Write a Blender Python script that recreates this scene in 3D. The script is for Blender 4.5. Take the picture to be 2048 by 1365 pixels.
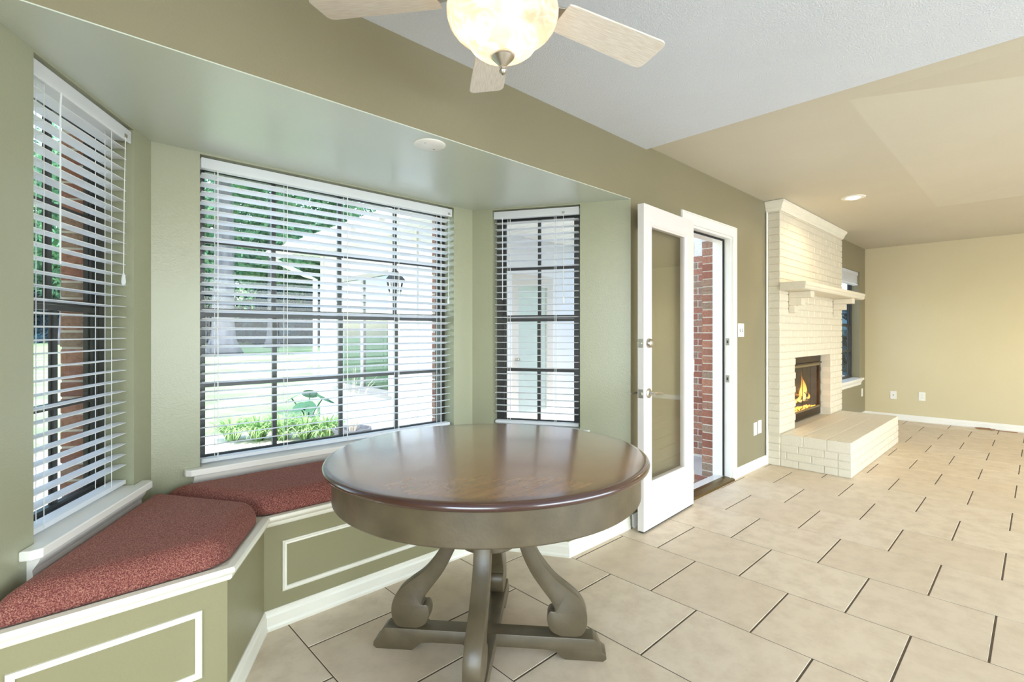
import bpy, bmesh, math, random
from mathutils import Vector, Matrix
random.seed(7)
R = math.radians
for o in list(bpy.data.objects):
    bpy.data.objects.remove(o)
scene = bpy.context.scene
COL = scene.collection

# ------------------------------------------------------------------ camera
H = 1.2524
cam_d = bpy.data.cameras.new('camera'); cam = bpy.data.objects.new('camera', cam_d); COL.objects.link(cam)
cam.location = (0, 0, H)
YAW = 0.8120
cam.rotation_euler = (R(90), 0, YAW - R(90))
cam_d.sensor_fit = 'HORIZONTAL'; cam_d.sensor_width = 36; cam_d.lens = 36 * 1003 / 2048
cam_d.shift_y = -(682.5 - 666.0) / 2048
cam_d.clip_start = 0.02; cam_d.clip_end = 300
scene.camera = cam

# ------------------------------------------------------------------ world, sun, exposure
vs = scene.view_settings
scene.display_settings.display_device = 'sRGB'
vs.view_transform = 'Standard'; vs.look = 'None'; vs.gamma = 1; vs.use_curve_mapping = False
vs.exposure = 0.30
w = bpy.data.worlds.new('world'); scene.world = w; w.use_nodes = True
wn = w.node_tree.nodes; wl = w.node_tree.links
sky = wn.new('ShaderNodeTexSky'); sky.sky_type = 'NISHITA'; sky.sun_disc = False
sky.sun_elevation = R(55); sky.sun_rotation = R(200); sky.air_density = 1.2; sky.dust_density = 1.5
wl.new(sky.outputs[0], wn['Background'].inputs[0]); wn['Background'].inputs[1].default_value = 0.85

def light(name, kind, loc, energy, color=(1, 1, 1), target=None, **k):
    l = bpy.data.lights.new(name, kind); l.energy = energy; l.color = color
    o = bpy.data.objects.new(name, l); COL.objects.link(o); o.location = loc
    if target is not None:
        o.rotation_euler = (Vector(target) - Vector(loc)).to_track_quat('-Z', 'Y').to_euler()
    for a, v in k.items(): setattr(l, a, v)
    return o
light('sun', 'SUN', (0, -5, 12), 7.5, (1, .98, .94), (2.5, 1.5, 0), angle=R(.6))
# added fill lamps standing in for daylight from unseen openings behind the camera
light('daylight_fill_rear', 'AREA', (3.3, -4.35, 1.2), 215, (.62, .81, 1), (3.3, 1, 3.2), shape='RECTANGLE', size=6.5, size_y=2.2)
light('daylight_fill_side', 'AREA', (-2.1, -1.6, 1.25), 85, (.70, .86, 1), (6, -.6, 1.7), shape='RECTANGLE', size=2.7, size_y=2.2)

# ------------------------------------------------------------------ materials
def lin(c):
    return tuple(((v / 255) / 12.92 if v <= 10 else (((v / 255) + .055) / 1.055) ** 2.4) for v in c) + (1,)
MATS = {}
def mat(name, rgb, rough=.5, metal=0, rgb2=None, scale=8, detail=4, bump=0, bscale=60, spec=.5, lo=.35, hi=.65, stretch=None, coat=0, coat_rough=.12, emit=None, estr=0):
    m = bpy.data.materials.new(name); m.use_nodes = True; MATS[name] = m
    nt = m.node_tree; n = nt.nodes; l = nt.links; b = n['Principled BSDF']
    b.inputs['Base Color'].default_value = lin(rgb); b.inputs['Roughness'].default_value = rough
    b.inputs['Metallic'].default_value = metal; b.inputs['Specular IOR Level'].default_value = spec
    b.inputs['Coat Weight'].default_value = coat; b.inputs['Coat Roughness'].default_value = coat_rough
    if emit: b.inputs['Emission Color'].default_value = lin(emit); b.inputs['Emission Strength'].default_value = estr
    geo = n.new('ShaderNodeNewGeometry'); src = geo.outputs['Position']
    if stretch:
        mp = n.new('ShaderNodeMapping'); mp.inputs['Scale'].default_value = stretch; l.new(src, mp.inputs[0]); src = mp.outputs[0]
    if rgb2:
        t = n.new('ShaderNodeTexNoise'); t.inputs['Scale'].default_value = scale; t.inputs['Detail'].default_value = detail
        l.new(src, t.inputs['Vector'])
        r = n.new('ShaderNodeValToRGB'); r.color_ramp.elements[0].position = lo; r.color_ramp.elements[1].position = hi
        r.color_ramp.elements[0].color = lin(rgb); r.color_ramp.elements[1].color = lin(rgb2)
        l.new(t.outputs[0], r.inputs[0]); l.new(r.outputs[0], b.inputs['Base Color'])
    if bump:
        t2 = n.new('ShaderNodeTexNoise'); t2.inputs['Scale'].default_value = bscale; t2.inputs['Detail'].default_value = 3
        l.new(src, t2.inputs['Vector'])
        bp = n.new('ShaderNodeBump'); bp.inputs['Strength'].default_value = bump; bp.inputs['Distance'].default_value = .01
        l.new(t2.outputs[0], bp.inputs['Height']); l.new(bp.outputs[0], b.inputs['Normal'])
    return m
def per_object(name, cols, rough=.8, bump=.3, bscale=120, fleck=None, fscale=40):
    """colour picked per object from a ramp (bricks, tiles) plus mottling"""
    m = bpy.data.materials.new(name); m.use_nodes = True; MATS[name] = m
    nt = m.node_tree; n = nt.nodes; l = nt.links; b = n['Principled BSDF']; b.inputs['Roughness'].default_value = rough
    oi = n.new('ShaderNodeObjectInfo'); r = n.new('ShaderNodeValToRGB'); cr = r.color_ramp
    cr.interpolation = 'LINEAR'
    while len(cr.elements) < len(cols): cr.elements.new(.5)
    for i, c in enumerate(cols): cr.elements[i].position = i / max(1, len(cols) - 1); cr.elements[i].color = lin(c)
    l.new(oi.outputs['Random'], r.inputs[0]); out = r.outputs[0]
    geo = n.new('ShaderNodeNewGeometry')
    if fleck:
        t = n.new('ShaderNodeTexNoise'); t.inputs['Scale'].default_value = fscale; t.inputs['Detail'].default_value = 6; t.inputs['Roughness'].default_value = .65
        l.new(geo.outputs['Position'], t.inputs['Vector'])
        rr = n.new('ShaderNodeValToRGB'); rr.color_ramp.elements[0].position = .42; rr.color_ramp.elements[1].position = .66
        rr.color_ramp.elements[0].color = (0, 0, 0, 1); rr.color_ramp.elements[1].color = (.7, .7, .7, 1)
        l.new(t.outputs[0], rr.inputs[0])
        mx = n.new('ShaderNodeMix'); mx.data_type = 'RGBA'; l.new(rr.outputs[0], mx.inputs[0]); l.new(out, mx.inputs[6]); mx.inputs[7].default_value = lin(fleck)
        out = mx.outputs[2]
    l.new(out, b.inputs['Base Color'])
    if bump:
        t2 = n.new('ShaderNodeTexNoise'); t2.inputs['Scale'].default_value = bscale; l.new(geo.outputs['Position'], t2.inputs['Vector'])
        bp = n.new('ShaderNodeBump'); bp.inputs['Strength'].default_value = bump; bp.inputs['Distance'].default_value = .004
        l.new(t2.outputs[0], bp.inputs['Height']); l.new(bp.outputs[0], b.inputs['Normal'])
    return m
def schlick(n, l, k=1.0):
    # thin-sheet Fresnel that reads the same from both sides of the pane
    lw = n.new('ShaderNodeLayerWeight'); lw.inputs[0].default_value = .5
    p = n.new('ShaderNodeMath'); p.operation = 'POWER'; p.inputs[1].default_value = 5; l.new(lw.outputs['Facing'], p.inputs[0])
    a = n.new('ShaderNodeMath'); a.operation = 'MULTIPLY_ADD'; a.inputs[1].default_value = .5 * k; a.inputs[2].default_value = .021 * k; a.use_clamp = True
    l.new(p.outputs[0], a.inputs[0]); return a
def glass_mat(name, tint, refl=1.0, rough=0.0, ior=1.5):
    m = bpy.data.materials.new(name); m.use_nodes = True; MATS[name] = m
    nt = m.node_tree; n = nt.nodes; l = nt.links; n.remove(n['Principled BSDF'])
    tr = n.new('ShaderNodeBsdfTransparent'); tr.inputs[0].default_value = tint
    gl = n.new('ShaderNodeBsdfGlossy'); gl.inputs['Roughness'].default_value = rough
    mu = schlick(n, l, refl)
    mx = n.new('ShaderNodeMixShader'); l.new(mu.outputs[0], mx.inputs[0])
    l.new(tr.outputs[0], mx.inputs[1]); l.new(gl.outputs[0], mx.inputs[2]); l.new(mx.outputs[0], n['Material Output'].inputs[0])
    return m

mat('wall_green', (132, 123, 95), .36, rgb2=(135, 126, 98), scale=2, bump=.12, bscale=160, spec=.5)
mat('bay_green_lit', (155, 155, 127), .27, rgb2=(158, 158, 130), scale=2, bump=.10, bscale=160, spec=.6)  # same paint as the main wall; sky and lawn light put into the colour
mat('soffit_gloss_lit', (194, 199, 181), .36, rgb2=(197, 202, 184), scale=2, bump=.06, bscale=90, spec=.7, coat=.55, coat_rough=.3)  # wall green lightened so the colour carries the window sheen
mat('wall_tan', (208, 194, 156), .55, rgb2=(210, 196, 159), scale=2, bump=.12, bscale=140)
mat('ceiling_paint', (219, 223, 229), .7, rgb2=(221, 225, 231), scale=3, bump=.35, bscale=170)
mat('ceiling_smooth', (206, 198, 178), .6, rgb2=(208, 200, 180), scale=3, bump=.12, bscale=120)
mat('trim_white', (236, 232, 222), .32, rgb2=(238, 234, 225), scale=6)
mat('trim_cream', (236, 230, 212), .35, rgb2=(232, 225, 206), scale=6)
mat('door_white', (224, 217, 212), .35, rgb2=(226, 219, 214), scale=4)
def vinyl(name, rgb, k):
    m = mat(name, rgb, .4); n = m.node_tree.nodes; l = m.node_tree.links
    t = n.new('ShaderNodeBsdfTranslucent'); t.inputs[0].default_value = lin(rgb); mx = n.new('ShaderNodeMixShader'); mx.inputs[0].default_value = k
    l.new(n['Principled BSDF'].outputs[0], mx.inputs[1]); l.new(t.outputs[0], mx.inputs[2]); l.new(mx.outputs[0], n['Material Output'].inputs[0])
vinyl('blind_white', (250, 250, 250), .5)
mat('cord_white', (225, 225, 220), .7)
mat('bronze', (46, 46, 44), .4, rgb2=(56, 55, 52), scale=15)
mat('rubber', (28, 27, 26), .7)
mat('bench_green', (138, 131, 96), .38, rgb2=(142, 135, 101), scale=2, bump=.06, bscale=90)
mat('table_paint', (94, 82, 61), .34, rgb2=(76, 66, 48), scale=11, detail=6, bump=.05, bscale=80, lo=.35, hi=.75)
mat('grout', (104, 88, 70), .9, rgb2=(92, 77, 60), scale=20)
mat('white_brick', (222, 212, 191), .4, bump=.45, bscale=110, spec=.5)
mat('white_mortar', (213, 203, 182), .5, bump=.3, bscale=90)
mat('mortar', (234, 226, 212), .95, rgb2=(220, 212, 198), scale=30)
mat('nickel', (190, 184, 174), .28, 1, bump=.02, bscale=200)
mat('brass_dull', (120, 100, 62), .4, 1)
mat('insert_metal', (62, 48, 34), .42, .6, rgb2=(74, 58, 42), scale=12)
mat('insert_trim', (150, 132, 96), .35, .8)
mat('soot_brick', (72, 56, 46), .95, rgb2=(52, 42, 36), scale=12)
mat('log_bark', (92, 62, 38), .95, rgb2=(50, 36, 26), scale=20, bump=.6, bscale=40)
mat('concrete', (214, 206, 194), .85, rgb2=(196, 190, 180), scale=3, bump=.2, bscale=70)
mat('lawn_green', (106, 134, 88), .95, rgb2=(138, 158, 116), scale=1.2, detail=8, bump=.8, bscale=30)
mat('soil', (112, 92, 70), .95, rgb2=(90, 74, 58), scale=10)
mat('bark', (112, 108, 114), .95, rgb2=(86, 84, 92), scale=5, detail=8, bump=1, bscale=14, stretch=(1, 1, .25))
mat('siding_white', (240, 240, 245), .6, rgb2=(236, 236, 242), scale=3)
mat('frame_tan', (176, 166, 160), .5)
mat('roof_gray', (120, 112, 104), .9, rgb2=(104, 98, 92), scale=10)
mat('pot_gray', (88, 88, 92), .7, rgb2=(104, 104, 108), scale=10)
mat('twig', (196, 184, 168), .9)
mat('lantern_dark', (52, 54, 60), .5, .3)
mat('globe_white', (235, 233, 228), .3)
mat('plastic_white', (240, 236, 226), .35)
mat('socket_dark', (60, 54, 48), .6)
mat('cable_brown', (150, 112, 80), .6)
mat('roof_under', (242, 240, 232), .6)
per_object('red_brick', [(146, 92, 72), (168, 110, 88), (182, 128, 102), (156, 138, 116), (170, 104, 82)], .85, .6, 160, fleck=(120, 84, 68), fscale=60)
per_object('floor_tile', [(219, 199, 172), (213, 193, 166), (223, 205, 179), (216, 196, 168)], .42, .06, 60, fleck=(199, 178, 151), fscale=9)
glass_mat('pane_glass', (.93, .95, .94, 1), 1.0)
glass_mat('door_glass', (.95, .95, .93, 1), 3.2)
glass_mat('wing_glass', (.72, .84, .84, 1), 4.5)
glass_mat('fire_glass', (.78, .72, .66, 1), 1.2)

def leaf_mat(name, c1, c2, trans=.35):
    m = bpy.data.materials.new(name); m.use_nodes = True; MATS[name] = m
    nt = m.node_tree; n = nt.nodes; l = nt.links; b = n['Principled BSDF']; b.inputs['Roughness'].default_value = .75; b.inputs['Specular IOR Level'].default_value = .2
    g = n.new('ShaderNodeNewGeometry'); r = n.new('ShaderNodeValToRGB')
    r.color_ramp.elements[0].color = lin(c1); r.color_ramp.elements[1].color = lin(c2)
    l.new(g.outputs['Random Per Island'], r.inputs[0]); l.new(r.outputs[0], b.inputs['Base Color'])
    t = n.new('ShaderNodeBsdfTranslucent'); l.new(r.outputs[0], t.inputs[0])
    mx = n.new('ShaderNodeMixShader'); mx.inputs[0].default_value = trans
    l.new(b.outputs[0], mx.inputs[1]); l.new(t.outputs[0], mx.inputs[2]); l.new(mx.outputs[0], n['Material Output'].inputs[0])
    return m
leaf_mat('leaf_tree', (74, 128, 104), (142, 186, 142))
leaf_mat('leaf_dark_shade', (16, 42, 60), (40, 78, 94), .15)  # canopy shade put into the shrub leaf colour
leaf_mat('leaf_strap', (104, 150, 84), (176, 204, 142))
leaf_mat('leaf_broad', (58, 94, 74), (76, 116, 90), .2)

def cushion_mat():
    m = bpy.data.materials.new('cushion_fabric'); m.use_nodes = True; MATS['cushion_fabric'] = m
    nt = m.node_tree; n = nt.nodes; l = nt.links; b = n['Principled BSDF']
    b.inputs['Roughness'].default_value = .9; b.inputs['Specular IOR Level'].default_value = .2
    b.inputs['Sheen Weight'].default_value = .25; b.inputs['Sheen Roughness'].default_value = .4; b.inputs['Sheen Tint'].default_value = lin((220, 170, 150))
    g = n.new('ShaderNodeNewGeometry'); t = n.new('ShaderNodeTexNoise'); t.inputs['Scale'].default_value = 330; t.inputs['Detail'].default_value = 2
    l.new(g.outputs['Position'], t.inputs['Vector'])
    r = n.new('ShaderNodeValToRGB'); cr = r.color_ramp; cr.elements.new(.5)
    cr.elements[0].position = .36; cr.elements[0].color = lin((92, 46, 43)); cr.elements[1].position = .5; cr.elements[1].color = lin((130, 74, 67)); cr.elements[2].position = .70; cr.elements[2].color = lin((172, 124, 104))
    l.new(t.outputs[0], r.inputs[0]); l.new(r.outputs[0], b.inputs['Base Color'])
    bp = n.new('ShaderNodeBump'); bp.inputs['Strength'].default_value = .6; bp.inputs['Distance'].default_value = .003
    l.new(t.outputs[0], bp.inputs['Height']); l.new(bp.outputs[0], b.inputs['Normal'])
cushion_mat()
def tabletop_mat():
    m = bpy.data.materials.new('table_wood'); m.use_nodes = True; MATS['table_wood'] = m
    nt = m.node_tree; n = nt.nodes; l = nt.links; b = n['Principled BSDF']
    b.inputs['Roughness'].default_value = .27; b.inputs['Specular IOR Level'].default_value = .5
    b.inputs['Coat Weight'].default_value = 1; b.inputs['Coat Roughness'].default_value = .14; b.inputs['Coat IOR'].default_value = 1.7
    tc = n.new('ShaderNodeTexCoord'); mp = n.new('ShaderNodeMapping'); mp.inputs['Rotation'].default_value = (0, 0, R(50)); mp.inputs['Scale'].default_value = (2, 22, 8)
    l.new(tc.outputs['Object'], mp.inputs[0])
    t = n.new('ShaderNodeTexNoise'); t.inputs['Scale'].default_value = 2.4; t.inputs['Detail'].default_value = 7; l.new(mp.outputs[0], t.inputs['Vector'])
    t3 = n.new('ShaderNodeTexNoise'); t3.inputs['Scale'].default_value = 14; t3.inputs['Detail'].default_value = 5; l.new(tc.outputs['Object'], t3.inputs['Vector'])
    ad = n.new('ShaderNodeMix'); ad.inputs[0].default_value = .45; l.new(t.outputs[0], ad.inputs[2]); l.new(t3.outputs[0], ad.inputs[3])
    r = n.new('ShaderNodeValToRGB'); r.color_ramp.elements[0].position = .33; r.color_ramp.elements[1].position = .68
    r.color_ramp.elements[0].color = lin((134, 90, 54)); r.color_ramp.elements[1].color = lin((162, 116, 72)); l.new(ad.outputs[0], r.inputs[0])
    # the burnished dark red rim of the finish
    sx = n.new('ShaderNodeSeparateXYZ'); l.new(tc.outputs['Object'], sx.inputs[0]); cx = n.new('ShaderNodeCombineXYZ'); l.new(sx.outputs[0], cx.inputs[0]); l.new(sx.outputs[1], cx.inputs[1])
    ln = n.new('ShaderNodeVectorMath'); ln.operation = 'LENGTH'; l.new(cx.outputs[0], ln.inputs[0])
    mr = n.new('ShaderNodeMapRange'); mr.inputs[1].default_value = .555; mr.inputs[2].default_value = .612; l.new(ln.outputs['Value'], mr.inputs[0])
    mx = n.new('ShaderNodeMix'); mx.data_type = 'RGBA'; l.new(mr.outputs[0], mx.inputs[0]); l.new(r.outputs[0], mx.inputs[6]); mx.inputs[7].default_value = lin((56, 19, 15))
    l.new(mx.outputs[2], b.inputs['Base Color'])
tabletop_mat()
def blade_mat():
    m = mat('blade_wood', (220, 208, 191), .40, rgb2=(238, 231, 219), scale=5, detail=8, stretch=None)
    n = m.node_tree.nodes; l = m.node_tree.links
    tc = n.new('ShaderNodeTexCoord'); mp = n.new('ShaderNodeMapping'); mp.inputs['Scale'].default_value = (4, 60, 4)
    l.new(tc.outputs['Object'], mp.inputs[0])
    for t in [x for x in n if x.type == 'TEX_NOISE']: l.new(mp.outputs[0], t.inputs['Vector'])
blade_mat()
def bowl_mat():
    m = bpy.data.materials.new('alabaster_glass'); m.use_nodes = True; MATS['alabaster_glass'] = m
    nt = m.node_tree; n = nt.nodes; l = nt.links; n.remove(n['Principled BSDF'])
    g = n.new('ShaderNodeNewGeometry'); mp = n.new('ShaderNodeMapping'); mp.inputs['Scale'].default_value = (5, 5, 9); l.new(g.outputs['Position'], mp.inputs[0])
    t = n.new('ShaderNodeTexNoise'); t.inputs['Scale'].default_value = 1.6; t.inputs['Detail'].default_value = 3; t.inputs['Distortion'].default_value = 2.5; l.new(mp.outputs[0], t.inputs['Vector'])
    r = n.new('ShaderNodeValToRGB'); r.color_ramp.elements[0].color = lin((226, 214, 196)); r.color_ramp.elements[1].color = lin((250, 247, 242)); r.color_ramp.elements[0].position = .4; r.color_ramp.elements[1].position = .6
    l.new(t.outputs[0], r.inputs[0])
    df = n.new('ShaderNodeBsdfDiffuse'); tl = n.new('ShaderNodeBsdfTranslucent'); tr = n.new('ShaderNodeBsdfTransparent'); gl = n.new('ShaderNodeBsdfGlossy'); gl.inputs['Roughness'].default_value = .15
    l.new(r.outputs[0], df.inputs[0]); l.new(r.outputs[0], tl.inputs[0]); l.new(r.outputs[0], tr.inputs[0])
    a = n.new('ShaderNodeMixShader'); a.inputs[0].default_value = .55; l.new(df.outputs[0], a.inputs[1]); l.new(tl.outputs[0], a.inputs[2])
    b = n.new('ShaderNodeMixShader'); b.inputs[0].default_value = .30; l.new(a.outputs[0], b.inputs[1]); l.new(tr.outputs[0], b.inputs[2])
    fr = schlick(n, l); c = n.new('ShaderNodeMixShader'); l.new(fr.outputs[0], c.inputs[0]); l.new(b.outputs[0], c.inputs[1]); l.new(gl.outputs[0], c.inputs[2])
    l.new(c.outputs[0], n['Material Output'].inputs[0])
bowl_mat()
def emit_mat(name, rgb, strength):
    m = bpy.data.materials.new(name); m.use_nodes = True; MATS[name] = m
    n = m.node_tree.nodes; l = m.node_tree.links; n.remove(n['Principled BSDF'])
    e = n.new('ShaderNodeEmission'); e.inputs[0].default_value = lin(rgb); e.inputs[1].default_value = strength
    l.new(e.outputs[0], n['Material Output'].inputs[0]); return m
emit_mat('bulb_glow', (255, 226, 180), 6)
emit_mat('lens_glow', (255, 240, 205), 9)
emit_mat('ember_glow', (255, 176, 80), 4.5)
def flame_mat():
    m = bpy.data.materials.new('flame'); m.use_nodes = True; MATS['flame'] = m
    n = m.node_tree.nodes; l = m.node_tree.links; n.remove(n['Principled BSDF'])
    tc = n.new('ShaderNodeTexCoord'); s = n.new('ShaderNodeSeparateXYZ'); l.new(tc.outputs['Generated'], s.inputs[0])
    r = n.new('ShaderNodeValToRGB'); cr = r.color_ramp; cr.elements.new(.45)
    cr.elements[0].color = lin((255, 236, 170)); cr.elements[1].position = .45; cr.elements[1].color = lin((255, 196, 90)); cr.elements[2].position = 1; cr.elements[2].color = lin((240, 120, 30))
    l.new(s.outputs[2], r.inputs[0])
    e = n.new('ShaderNodeEmission'); e.inputs[1].default_value = 3.6; l.new(r.outputs[0], e.inputs[0])
    lw = n.new('ShaderNodeLayerWeight'); lw.inputs[0].default_value = .45
    mr = n.new('ShaderNodeMapRange'); mr.inputs[1].default_value = .0; mr.inputs[2].default_value = 1; mr.inputs[3].default_value = .85; mr.inputs[4].default_value = .15; l.new(lw.outputs['Facing'], mr.inputs[0])
    tr = n.new('ShaderNodeBsdfTransparent'); mx = n.new('ShaderNodeMixShader')
    l.new(mr.outputs[0], mx.inputs[0]); l.new(tr.outputs[0], mx.inputs[1]); l.new(e.outputs[0], mx.inputs[2]); l.new(mx.outputs[0], n['Material Output'].inputs[0])
flame_mat()

# ------------------------------------------------------------------ mesh helpers
class MB:
    def __init__(s): s.v = []; s.f = []
    def quad(s, *p):
        i = len(s.v); s.v += [tuple(q) for q in p]; s.f.append(tuple(range(i, i + len(p)))); return s
    def box(s, x0, y0, z0, x1, y1, z1):
        i = len(s.v)
        s.v += [(x0, y0, z0), (x1, y0, z0), (x1, y1, z0), (x0, y1, z0), (x0, y0, z1), (x1, y0, z1), (x1, y1, z1), (x0, y1, z1)]
        s.f += [tuple(i + k for k in q) for q in ((0, 3, 2, 1), (4, 5, 6, 7), (0, 1, 5, 4), (1, 2, 6, 5), (2, 3, 7, 6), (3, 0, 4, 7))]; return s
    def rings(s, rings, close=True, cap0=True, cap1=True):
        """loft between rings of equal length"""
        n = len(rings[0]); i = len(s.v)
        for r in rings: s.v += [tuple(p) for p in r]
        for a in range(len(rings) - 1):
            for k in range(n if close else n - 1):
                k2 = (k + 1) % n
                s.f.append((i + a * n + k, i + a * n + k2, i + (a + 1) * n + k2, i + (a + 1) * n + k))
        if cap0: s.f.append(tuple(i + k for k in range(n))[::-1])
        if cap1: s.f.append(tuple(i + (len(rings) - 1) * n + k for k in range(n)))
        return s
    def lathe(s, prof, seg=32, c=(0, 0), cap0=True, cap1=True):
        return s.rings([[(c[0] + r * math.cos(2 * math.pi * k / seg), c[1] + r * math.sin(2 * math.pi * k / seg), z) for k in range(seg)] for r, z in prof], True, cap0, cap1)
    def tube(s, pts, rad, seg=8):
        pts = [Vector(p) for p in pts]; rs = []
        for k, p in enumerate(pts):
            d = (pts[min(k + 1, len(pts) - 1)] - pts[max(k - 1, 0)]).normalized()
            a = d.cross(Vector((0, 0, 1)))
            if a.length < .05: a = d.cross(Vector((1, 0, 0)))
            a.normalize(); b = d.cross(a)
            r = rad[k] if isinstance(rad, (list, tuple)) else rad
            rs.append([p + (a * math.cos(2 * math.pi * j / seg) + b * math.sin(2 * math.pi * j / seg)) * r for j in range(seg)])
        return s.rings(rs)
    def sweep(s, path, prof, closed=False):
        """profile [(out, z)] along a plan polyline; out is to the right of travel"""
        n = len(path); rs = []
        for k in range(n):
            p = Vector(path[k][:2])
            def nrm(a, b):
                d = (Vector(b[:2]) - Vector(a[:2])).normalized(); return Vector((d.y, -d.x))
            if closed or 0 < k < n - 1:
                n1 = nrm(path[k - 1], path[k]); n2 = nrm(path[k], path[(k + 1) % n]); m = (n1 + n2).normalized(); m = m / max(.3, m.dot(n1))
            else: m = nrm(path[0], path[1]) if k == 0 else nrm(path[-2], path[-1])
            rs.append([(p.x + m.x * o, p.y + m.y * o, z) for o, z in prof])
        if closed: rs.append(rs[0]); return s.rings(rs, True, False, False)
        return s.rings(rs)
    def prism(s, poly, fn, t0, t1):
        """2-D polygon extruded; fn(a, b, t) -> point"""
        return s.rings([[fn(a, b, t0) for a, b in poly], [fn(a, b, t1) for a, b in poly]])
    def mesh(s, name, m, smooth=False, bevel=0, bseg=2, ang=40, weld=False):
        me = bpy.data.meshes.new(name); me.from_pydata(s.v, [], s.f)
        bm = bmesh.new(); bm.from_mesh(me)
        if weld: bmesh.ops.remove_doubles(bm, verts=bm.verts, dist=1e-5)
        bmesh.ops.recalc_face_normals(bm, faces=bm.faces)
        if bevel:
            ed = [e for e in bm.edges if len(e.link_faces) == 2 and e.calc_face_angle() > R(30)]
            bmesh.ops.bevel(bm, geom=ed, offset=bevel, segments=bseg, affect='EDGES', profile=.5)
        bm.to_mesh(me); bm.free()
        if m: me.materials.append(MATS[m] if isinstance(m, str) else m)
        if smooth:
            for p in me.polygons: p.use_smooth = True
            me.set_sharp_from_angle(angle=R(ang))
        return me
    def build(s, name, m, parent=None, **k):
        return link(name, s.mesh(name, m, **k), parent)
def link(name, me, parent=None, loc=None, rot=None):
    o = bpy.data.objects.new(name, me); COL.objects.link(o)
    if parent is not None: o.parent = parent
    if loc is not None: o.location = loc
    if rot is not None: o.rotation_euler = rot
    return o
def tag(o, label=None, cat=None, group=None, kind=None):
    if label: o['label'] = label
    if cat: o['category'] = cat
    if group: o['group'] = group
    if kind: o['kind'] = kind
    return o
def thing(name, label, cat, loc=(0, 0, 0), rz=0, group=None, kind=None):
    o = bpy.data.objects.new(name, None); COL.objects.link(o); o.location = loc; o.rotation_euler = (0, 0, rz); o.empty_display_size = .1
    return tag(o, label, cat, group, kind)
def struct(name, label, cat, loc=(0, 0, 0), rz=0): return thing(name, label, cat, loc, rz, None, 'structure')
def sbuild(mb, name, m, label, cat, **k): return tag(mb.build(name, m, **k), label, cat, None, 'structure')

def wall_mesh(L, z0, z1, th, holes=(), u0=0):
    """solid wall in local (u, w outward, z) with rectangular through-holes"""
    us = sorted({u0, L, *[h[0] for h in holes], *[h[1] for h in holes]}); zs = sorted({z0, z1, *[h[2] for h in holes], *[h[3] for h in holes]})
    def solid(i, j):
        if not (0 <= i < len(us) - 1 and 0 <= j < len(zs) - 1): return False
        a = (us[i] + us[i + 1]) / 2; b = (zs[j] + zs[j + 1]) / 2
        return not any(h[0] < a < h[1] and h[2] < b < h[3] for h in holes)
    mb = MB()
    for i in range(len(us) - 1):
        for j in range(len(zs) - 1):
            if not solid(i, j): continue
            a, b, c, d = us[i], us[i + 1], zs[j], zs[j + 1]
            mb.quad((a, 0, c), (b, 0, c), (b, 0, d), (a, 0, d)); mb.quad((a, th, c), (a, th, d), (b, th, d), (b, th, c))
            if not solid(i - 1, j): mb.quad((a, 0, c), (a, 0, d), (a, th, d), (a, th, c))
            if not solid(i + 1, j): mb.quad((b, 0, c), (b, th, c), (b, th, d), (b, 0, d))
            if not solid(i, j - 1): mb.quad((a, 0, c), (a, th, c), (b, th, c), (b, 0, c))
            if not solid(i, j + 1): mb.quad((a, 0, d), (b, 0, d), (b, th, d), (a, th, d))
    return mb
BRK = {}
def brick_mesh(lx, ly, lz, m, ch=.004):
    k = (round(lx, 4), round(ly, 4), round(lz, 4), m)
    if k not in BRK:
        mb = MB(); x, y, z = lx / 2, ly / 2, lz / 2
        mb.rings([[(-x + ch, -y, -z + ch), (x - ch, -y, -z + ch), (x - ch, -y, z - ch), (-x + ch, -y, z - ch)],
                  [(-x, -y + ch, -z), (x, -y + ch, -z), (x, -y + ch, z), (-x, -y + ch, z)],
                  [(-x, y - ch, -z), (x, y - ch, -z), (x, y - ch, z), (-x, y - ch, z)],
                  [(-x + ch, y, -z + ch), (x - ch, y, -z + ch), (x - ch, y, z - ch), (-x + ch, y, z - ch)]])
        BRK[k] = mb.mesh('brick', m)
    return BRK[k]
def brick(parent, c, size, m, jit=.0012):
    return link('brick', brick_mesh(*size, m), parent, (c[0] + random.uniform(-jit, jit), c[1] + random.uniform(-jit, jit), c[2]), (random.uniform(-.004, .004), random.uniform(-.004, .004), random.uniform(-.006, .006)))

# ------------------------------------------------------------------ layout constants
YW, XF, ZL, ZD, ZS = 1.81, 8.99, 2.50, 2.475, 2.11       # main wall, far wall, living / dining ceiling, bay soffit
A, B, C, D = (-.17, YW), (.372, 2.74), (2.215, 2.74), (2.765, YW)   # bay corners in plan
XMIN, YMIN = -2.2, -4.5
def frame_of(p, q): return math.atan2(q[1] - p[1], q[0] - p[0]), math.hypot(q[0] - p[0], q[1] - p[1])
aL, LL = frame_of(A, B); aC, LC = frame_of(B, C); aR, LR = frame_of(C, D)
ZSILL = .615

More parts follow.
